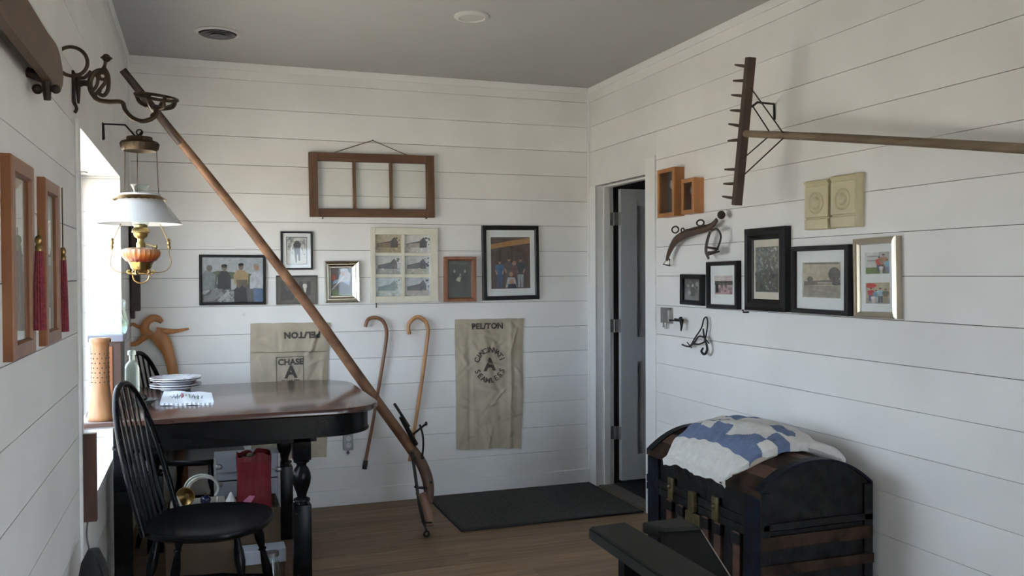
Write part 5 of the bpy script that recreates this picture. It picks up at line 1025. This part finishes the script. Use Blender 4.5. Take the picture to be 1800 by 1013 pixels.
wbx('edge_strip', .445, .765, 4.708, 4.715, z0+.200, z0+.206, STEEL, t, .001)
for x, z in ((.452, .145), (.745, .20), (.452, .235)): bm = BM(); ball(bm, (x+.012, 4.71, z0+z), .018, (1, .4, .8)); part('metal_corner', bm, STEEL, t, smooth=True)
bm = BM(); tube(bm, smooth_path([(.57, 4.715, z0+.22), (.575, 4.70, z0+.225), (.635, 4.70, z0+.225), (.64, 4.715, z0+.22)], 4), .006, 8); part('handle', bm, STEEL, t, smooth=True)
# basket-sized paper lined bin carrying cords and the red bag
t = thing('storage_bin', 'open cream and brown carton under the table in front of the case', 'bin', (.45, 4.55, 0))
Zb = .33
for nm, a in (('front_wall', (.22, .74, 4.385, 4.39, 0, Zb)), ('back_wall', (.22, .74, 4.66, 4.665, 0, Zb)), ('side_wall', (.22, .225, 4.39, 4.66, 0, Zb)), ('side_wall', (.735, .74, 4.39, 4.66, 0, Zb)), ('bottom', (.225, .735, 4.39, 4.66, 0, .006)), ('tray', (.225, .735, 4.39, 4.66, .27, .275))): wbx(nm, *a, CARD, t, .0008)
t = thing('paper_bag', 'flat cream paper bag lying on the carton behind the near chair', 'paper bag', (.36, 4.5, .276)); wbx('sheet', .235, .50, 4.40, 4.65, .276, .345, P('cream_paper', (.40, .37, .30), .9, var=.12, bump=.3), t, .012)
t = thing('red_gift_bag', 'red crumpled paper bag with open top standing by the metal case', 'gift bag', (.62, 4.50, .276)); bm = BM()
REDB = P('red_bag_paper', (.15, .004, .010), .45, Specular_IOR_Level=.3, var=.25, scale=14, bump=.5)
x0, x1, y0, y1, zb_, zt_ = .545, .705, 4.44, 4.56, .277, at(445, 800, y=4.45).z
N = 40; rings = []; rd = random.Random(4); jag = [rd.uniform(-.012, .014) for _ in range(N)]
for s_, (zf, sc_) in enumerate(((0, .95), (.3, 1.0), (.6, .97), (.9, 1.02), (1, 1.0))):
    ring = []
    for k in range(N):
        a = k/N*4; i = int(a); f_ = a-i; cx_, cy_ = [(x0+(x1-x0)*f_, y0), (x1, y0+(y1-y0)*f_), (x1-(x1-x0)*f_, y1), (x0, y1-(y1-y0)*f_)][i]
        mx, my = (x0+x1)/2, (y0+y1)/2; w_ = 1+rd.uniform(-.02, .02); ring.append(bm.verts.new((mx+(cx_-mx)*sc_*w_, my+(cy_-my)*sc_*w_, zb_+(zt_-zb_)*zf+(jag[k] if zf == 1 else 0))))
    rings.append(ring)
for A, B in zip(rings, rings[1:]):
    for k in range(N): bm.faces.new((A[k], A[(k+1) % N], B[(k+1) % N], B[k]))
bm.faces.new(rings[0][::-1]); part('bag', bm, REDB, t)
bm = BM(); mx, my = (x0+x1)/2, (y0+y1)/2
for k in range(9): ball(bm, (mx+rd.uniform(-.055, .055), my+rd.uniform(-.035, .03), zt_-.022+rd.uniform(-.006, .008)), rd.uniform(.015, .024), (1, .8, .7), 8)
part('crumpled_filling', bm, P('beige_tissue', (.30, .22, .17), .8, var=.4, scale=30), t, kind='stuff')
bm = BM(); prism(bm, [(.572, .36), (.600, .385), (.625, .38), (.595, .335), (.575, .325)], 4.428, 4.434, lambda u, v, tt: (u, tt, v)); part('pink_label', bm, P('pink_paper', (.50, .16, .26), .5), t)
# coiled cable and ornaments
t = thing('coiled_cable', 'coiled white electrical cable loop on the paper bag', 'cable', (.36, 4.52, .35)); bm = BM()
for k, (dx, r) in enumerate(((0, .072), (.006, .066), (-.005, .078))):
    pts = [(.385+dx+r*math.cos(a)*1.0, 4.50+.012*k, .418+r*.85*math.sin(a)) for a in [R(-35+i*235/20) for i in range(21)]]; tube(bm, pts, .0052, 8)
tube(bm, smooth_path([(.455, 4.50, .375), (.44, 4.47, .352), (.36, 4.45, .350), (.30, 4.44, .352), (.27, 4.45, .40), (.25, 4.46, .42)], 5), .005, 8); part('cord', bm, P('white_cable', (.50, .48, .42), .5), t, smooth=True)
t = thing('brass_bell', 'round pale brass ornament among the cable loops', 'ornament', (.30, 4.50, .35)); bm = BM(); lathe(bm, [(.006, -.012), (.014, -.010), (.030, .004), (.044, .022), (.046, .030), (.040, .030), (.012, .006)], (.315, 4.50, .392), 28, axis=(-.3, -1, .15)); part('cup', bm, BRASS, t, smooth=True)
t = thing('bauble', 'small dark blue shiny ball beside the brass ornament', 'bauble', (.395, 4.48, .346)); bm = BM(); ball(bm, (.398, 4.475, .372), .025, seg=20); part('ball', bm, P('navy_shine', (.01, .015, .05), .1), t, smooth=True); bm = BM(); lathe(bm, [(.007, 0), (.007, .008), (.004, .010)], (.398, 4.475, .395), 10); part('cap', bm, BRASS, t)
t = thing('paper_cone', 'small white folded paper cone tucked in front of the metal case', 'paper cone', (.49, 4.45, .34)); bm = BM(); lathe(bm, [(.028, 0), (.020, .02), (.006, .05), (.001, .056)], (.515, 4.47, .346), 9, flute=9, amp=.1); part('cone', bm, P('white_paper', (.55, .54, .52), .8), t)
# low white box further right below the case
t = thing('white_low_box', 'small white and tan box on the floor between the table legs', 'box', (.64, 4.30, 0)); wbx('tray', .55, .75, 4.26, 4.36, 0, .10, CARD, t); wbx('white_lid', .545, .755, 4.255, 4.365, .10, .165, WC, t)
t = thing('glass_jar', 'clear glass jar on the floor beside the near table leg', 'jar', (.70, 4.18, 0)); bm = BM(); lathe(bm, [(.035, .001), (.040, .006), (.040, .11), (.028, .13), (.028, .15), (.032, .152), (.032, .165), (.001, .166)], (.685, 4.20, 0), 24); part('jar_body', bm, CLEAR, t, smooth=True); bm = BM(); lathe(bm, [(.033, .152), (.033, .170), (.001, .172)], (.685, 4.20, 0), 20); part('lid', bm, STEEL, t, smooth=True)
# black bag at the lower left
bagc = at(172, 1013, x=.12); t = thing('black_bag', 'tall soft black bag leaning on the left wall at the photo\'s lower left', 'bag', (.10, 2.95, 0)); bm = BM()
zt_ = at(168, 965, y=2.95).z; lathe(bm, [(.060, .001), (.066, .03), (.062, .25), (.052, zt_-.14), (.034, zt_-.04), (.016, zt_), (.001, zt_+.003)], (.070, 2.95, 0), 20, flute=3, amp=.06); part('cloth_body', bm, P('black_canvas', (.014, .014, .015), .8, bump=.4), t, smooth=True)
bm = BM(); tube(bm, smooth_path([(.080, 2.93, zt_-.02), (.112, 2.91, zt_-.12), (.128, 2.90, zt_-.25), (.128, 2.92, .18)], 5), .009, 8, flat=.4); part('strap', bm, P('black_canvas', (.014, .014, .015)), t, smooth=True)
# ================================================================== dome-topped trunk
TX0, TX1, TY0, TY1, TZ1 = 2.372, 2.898, 2.80, 3.70, .618
LEATH = P('dark_trunk_hide', (.024, .014, .009), .6, Specular_IOR_Level=.13, var=.8, scale=14, bump=.6)
TIN = P('dark_trunk_tin', (.010, .0095, .0095), .5, 0.0, Specular_IOR_Level=.13, var=.6, scale=22, bump=.7)
SLAT = wood('trunk_slat_wood', (.035, .014, .007), (.11, .042, .022), (14, 3, 14), .55, .3)
NAVY = P('navy_trunk_metal', (.0045, .0065, .012), .5, 0.0, Specular_IOR_Level=.13, var=.7, scale=16, bump=.5)
tk = thing('dome_trunk', 'battered dark dome-topped wooden trunk with slats and tin against the right wall', 'trunk', ((TX0+TX1)/2, (TY0+TY1)/2, 0))
SEAM = .47; DH = .105
def dome(x): u = (x-(TX0+TX1)/2)/((TX1-TX0)/2); return TZ1+DH*max(0, 1-abs(u)**2.2)
wbx('body', TX0+.01, TX1-.008, TY0+.01, TY1-.01, .012, SEAM-.004, TIN, tk)
bm = BM(); prof = [(TX0+.010, SEAM), (TX0+.010, TZ1)]+[(TX0+.010+(TX1-TX0-.018)*i/20, dome(TX0+(TX1-TX0)*i/20)-.006) for i in range(21)]+[(TX1-.008, TZ1), (TX1-.008, SEAM)]
pp = []
for p_ in prof:
    if not pp or (abs(p_[0]-pp[-1][0])+abs(p_[1]-pp[-1][1])) > .0005: pp.append(p_)
prism(bm, pp, TY0+.01, TY1-.01, lambda u, v, tt: (u, tt, v)); part('domed_lid', bm, TIN, tk)
NS = 9; wS = (TX1-TX0)/NS
for k in range(NS):         # lengthwise boards of the dome
    bm = BM(); a, b = TX0+wS*k+.0015, TX0+wS*(k+1)-.0015; n = 3
    pr2 = [(a+(b-a)*i/n, dome(a+(b-a)*i/n)) for i in range(n+1)]; pr3 = [(u, v-.010) for u, v in pr2[::-1]]; prism(bm, pr2+pr3, TY0+.018, TY1-.018, lambda u, v, tt: (u, tt, v)); part('lid_board', bm, LEATH if k not in (1, 4) else SLAT, tk)
for y in (TY0, TY1-.045, (TY0+TY1)/2-.16, (TY0+TY1)/2+.12):       # bands over the dome
    bm = BM(); prs = [(TX0+(TX1-TX0)*i/20, dome(TX0+(TX1-TX0)*i/20)+.007) for i in range(21)]; pr3 = [(u, v-.012) for u, v in prs[::-1]]; prism(bm, prs+pr3, y, y+.045, lambda u, v, tt: (u, tt, v)); part('dome_band', bm, NAVY if y in (TY0, TY1-.045) else LEATH, tk)
wbx('lid_rail', TX0-.002, TX0+.012, TY0, TY1, TZ1-.020, TZ1+.004, LEATH, tk, .003); wbx('lid_rail', TX0-.002, TX0+.012, TY0, TY1, SEAM, SEAM+.035, TIN, tk, .003); wbx('body_rail', TX0-.002, TX0+.012, TY0, TY1, SEAM-.036, SEAM-.003, TIN, tk, .003); wbx('base_rail', TX0-.004, TX0+.012, TY0, TY1, .0, .05, LEATH, tk, .003)
wbx('end_rail', TX0, TX1, TY0-.004, TY0+.012, SEAM-.07, SEAM-.02, LEATH, tk, .003); wbx('end_rail', TX0, TX1+.004, TY0-.006, TY0+.012, .30, .34, LEATH, tk, .003); wbx('end_rail', TX0, TX1, TY0-.004, TY0+.012, 0, .05, LEATH, tk, .003); wbx('end_rail', TX0+.01, TX1, TY0-.003, TY0+.012, SEAM+.002, SEAM+.03, TIN, tk, .003)
for x in (TX0+.0, TX1-.042): wbx('end_post', x, x+.042, TY0-.003, TY0+.012, .05, TZ1, TIN, tk, .003)
for y, mt in ((TY0+.02, NAVY), (TY1-.10, NAVY)): wbx('corner_post', TX0-.004, TX0+.012, y-.018, y+.085, .05, TZ1-.02, mt, tk, .003)
for y in (TY0+.135, TY0+.27, TY0+.36, TY0+.56, TY0+.66): wbx('front_slat', TX0-.006, TX0+.012, y, y+.045, .05, SEAM-.036, SLAT, tk, .004); wbx('slat_cap', TX0-.010, TX0+.006, y-.006, y+.051, SEAM-.085, SEAM-.040, TIN, tk, .004)
ym = (TY0+TY1)/2+.02; OLDB = P('tarnished_brass', (.085, .070, .030), .5, .6, var=.4, scale=30)
bm = BM(); prism(bm, [(ym-.055, .43), (ym+.055, .43), (ym+.06, .34), (ym+.03, .30), (ym-.03, .30), (ym-.06, .34)], TX0-.014, TX0-.004, lambda u, v, tt: (tt, u, v)); prism(bm, [(ym-.022, .52), (ym+.022, .52), (ym+.026, .44), (ym, .425), (ym-.026, .44)], TX0-.020, TX0-.004, lambda u, v, tt: (tt, u, v)); lk = part('lock_plate', bm, OLDB, tk)
bm = BM(); lathe(bm, [(.009, 0), (.009, .003)], (TX0-.014, ym, .375), 12, axis=(-1, 0, 0)); part('keyhole', bm, BLACKM, lk)
for y in (TY0+.30, TY0+.66): bm = BM(); box(bm, TX0-.013, TX0, y-.022, y+.022, SEAM-.03, SEAM+.07, .004); ball(bm, (TX0-.014, y, SEAM+.03), .012); part('lid_latch', bm, OLDB, tk, smooth=True)
# ================================================================== quilt over the trunk
def qstrip(s):
    """near and far edge of the folded quilt for s running from the front (0) to the wall side (1)"""
    x = TX0-.018+(2.885-TX0+.018)*s
    near = [3.03, 2.985, 2.96, 2.955, 2.965, 2.99, 3.00]; far = [3.50, 3.54, 3.57, 3.56, 3.50, 3.30, 3.13]
    k = s*6; i = min(int(k), 5); f_ = k-i; f2 = f_*f_*(3-2*f_)
    return x, near[i]*(1-f2)+near[i+1]*f2, far[i]*(1-f2)+far[i+1]*f2
def qpt(s, tt):
    x, a, b = qstrip(s); y = a+(b-a)*tt
    h = (.012+.075*math.sin(math.pi*min(1, s*.62+.10))**1.2)*(math.sin(math.pi*min(max(tt*.93+.035, 0), 1))**.38)
    base = dome(max(x, TX0+.001))+.006; droop = -.020*max(0, 1-s/.06)
    wr_ = .0045*math.sin(23*s+9*tt)+.003*math.sin(41*tt-17*s)+.0018*math.sin(34*tt+3*s)*max(0, 1-s*5)
    y += .008*math.sin(30*s)*(1 if tt < .5 else -1)+(.012*math.sin(60*tt) if s == 0 else 0)*0
    x += (.012*math.sin(11*tt+.5)+.002*math.sin(27*tt))*max(0, 1-s*8)
    return Vector((x, y, base+h+wr_*(min(1, tt*6)*min(1, (1-tt)*6)) + droop))
QW = P('quilt_cream', (.60, .585, .55), .92, var=.07, scale=40, bump=.35); QB = P('quilt_blue', (.125, .165, .275), .92, var=.14, scale=40, bump=.35); QP = P('quilt_backing', (.50, .43, .35), .92, var=.1)
def inside(poly, x, y):
    r = False; j = len(poly)-1
    for i in range(len(poly)):
        if (poly[i][1] > y) != (poly[j][1] > y) and x < (poly[j][0]-poly[i][0])*(y-poly[i][1])/(poly[j][1]-poly[i][1])+poly[i][0]: r = not r
        j = i
    return r
# blue patches in quilt coordinates: (s, t), s from the front hem to the back, t from the near side to the far side
BLUE = [[(.17, 0), (.17, 1), (.34, 1), (.34, .82), (.29, .80), (.29, .66), (.37, .64), (.37, .48), (.27, .42), (.31, .30), (.39, .26), (.39, .12), (.30, .10), (.28, 0)],
        [(.39, .0), (.39, .13), (.51, .15), (.51, .0)], [(.52, .16), (.54, .30), (.60, .36), (.69, .30), (.69, .14), (.62, .07), (.54, .08)], [(.38, .64), (.38, .78), (.47, .80), (.47, .66)], [(.50, .62), (.52, .80), (.60, .86), (.72, .80), (.72, .62), (.62, .56)],
        [(.42, .88), (.44, .99), (.58, .99), (.56, .88)], [(.74, .50), (.74, .64), (.84, .64), (.84, .50)], [(.93, .0), (.93, .6), (1, .6), (1, 0)]]
t = thing('quilt', 'folded cream and blue patchwork quilt draped over the trunk', 'quilt', (2.62, 3.25, TZ1))
NS_, NT_ = 190, 130; bm = BM(); gq = [[bm.verts.new(qpt(i/NS_, j/NT_)) for j in range(NT_+1)] for i in range(NS_+1)]
for i in range(NS_):
    for j in range(NT_):
        f = bm.faces.new((gq[i][j], gq[i][j+1], gq[i+1][j+1], gq[i+1][j])); f.material_index = 1 if any(inside(pl_, (i+.5)/NS_, (j+.5)/NT_) for pl_ in BLUE) else 0
ed = [e for e in bm.edges if e.is_boundary]; r_ = bmesh.ops.extrude_edge_only(bm, edges=ed)
for v in [q for q in r_['geom'] if isinstance(q, bmesh.types.BMVert)]:
    x_ = min(max(v.co.x, TX0+.001), TX1); v.co.z = min(v.co.z-.004, dome(x_)+.009) if v.co.x > TX0+.02 else v.co.z-.030; v.co.x += .004 if v.co.x < TX0+.02 else 0
bm.normal_update(); part('patchwork_top', bm, [QW, QB], t, smooth=True)
bm = BM(); ff = []
def fold(pa, rs, nm, mt):
    bm = BM(); tube(bm, smooth_path(pa, 5), rs, 12, flat=.72, up=(0, 0, 1)); part(nm, bm, mt, t, smooth=True)
fold([(2.70, 3.03, dome(2.70)+.026), (2.77, 2.99, dome(2.77)+.032), (2.83, 2.965, dome(2.83)+.036), (2.872, 2.965, dome(2.872)+.036)], [.03, .04, .046, .036], 'turned_corner', QW)
fold([qpt(.0, .02)+Vector((.004, .01, -.018)), qpt(0.06, .0)+Vector((.02, .01, -.02)), qpt(.2, .0)+Vector((0, .014, -.026)), qpt(.4, .0)+Vector((0, .02, -.03))], [.012, .018, .020, .016], 'folded_edge', QP)
# ================================================================== dark wooden armchair in the foreground
ARMW = P('dark_green_black_paint', (.014, .014, .0115), .6, Specular_IOR_Level=.2, var=.2, scale=8)
SIDEW = P('black_board_paint', (.002, .002, .002), .6, Specular_IOR_Level=.1)
ac = thing('lounge_armchair', 'dark painted wooden lounge armchair, only its broad arm and back showing in the foreground', 'armchair', (1.75, 2.2, 0)); AZ = .65
al = at(1034, 926, z=AZ); ar = at(1100, 917, z=AZ); bl_ = at(1162, 1013, z=AZ); br_ = at(1266, 1013, z=AZ)
dl = (bl_-al); dr_ = (br_-ar)
nl, nr_ = al+dl*1.7, ar+dr_*1.9
Z_ = Vector((0, 0, -.042)); bm = BM(); hexa(bm, [al, ar, nr_, nl, al+Z_, ar+Z_, nr_+Z_, nl+Z_]); bmesh.ops.bevel(bm, geom=bm.edges[:], offset=.007, segments=2, affect='EDGES'); part('arm', bm, ARMW, ac)
lg = al.lerp(nl, .22); bm = BM(); u_ = (ar-al).normalized(); v_ = (nl-al).normalized()
hexa(bm, [lg+u_*.02+Z_, lg+u_*.10+Z_, lg+u_*.10+v_*.04+Z_, lg+u_*.02+v_*.04+Z_]+[Vector((q.x, q.y, 0)) for q in (lg+u_*.02, lg+u_*.10, lg+u_*.10+v_*.04, lg+u_*.02+v_*.04)]); part('leg', bm, SIDEW, ac)
lg2 = al.lerp(nl, .92); bm = BM(); hexa(bm, [lg2+u_*.02+Z_, lg2+u_*.10+Z_, lg2+u_*.10+v_*.04+Z_, lg2+u_*.02+v_*.04+Z_]+[Vector((q.x, q.y, 0)) for q in (lg2+u_*.02, lg2+u_*.10, lg2+u_*.10+v_*.04, lg2+u_*.02+v_*.04)]); part('leg', bm, SIDEW, ac)
# back rest: cap block and the sloping back board
TA, TB, TC, TD = at(1128, 918, z=AZ), at(1197, 909.6, z=AZ), at(1232, 926, z=AZ), at(1166, 930, z=AZ)
Zc = Vector((0, 0, -.035)); bm = BM(); hexa(bm, [TA, TB, TC, TD, TA+Zc, TB+Zc, TC+Zc, TD+Zc]); bmesh.ops.bevel(bm, geom=bm.edges[:], offset=.004, segments=2, affect='EDGES'); part('back_cap', bm, ARMW, ac)
e1, e2 = at(1287, 1018, y=TC.y-.34), at(1185, 1018, y=TD.y-.34)
f1_, f2_ = TC+(e1-TC)*1.6, TD+(e2-TD)*1.6; off = Vector((0, .03, .0)); a_, b_ = TC+Zc*.3+Vector((0, .004, 0)), TD+Zc*.3+Vector((0, .004, 0))
bm = BM(); hexa(bm, [a_, b_, f2_, f1_, a_+off, b_+off, f2_+off, f1_+off]); part('back_board', bm, SIDEW, ac)
bm = BM(); tube(bm, [a_+Vector((.002, -.001, -.002)), f1_+Vector((.002, -.001, 0))], .0022, 6); part('edge_line', bm, P('pale_edge', (.22, .21, .19), .5), ac)  # thin pale line down the edge of the back board
base = (nl+nr_)/2; bm = BM(); box(bm, 1.60, 2.15, 1.55, 2.15, .34, .38, .004); part('seat_board', bm, SIDEW, ac); bm = BM(); box(bm, 2.06, 2.12, 1.6, 2.1, 0, .34, .003); part('leg', bm, SIDEW, ac)
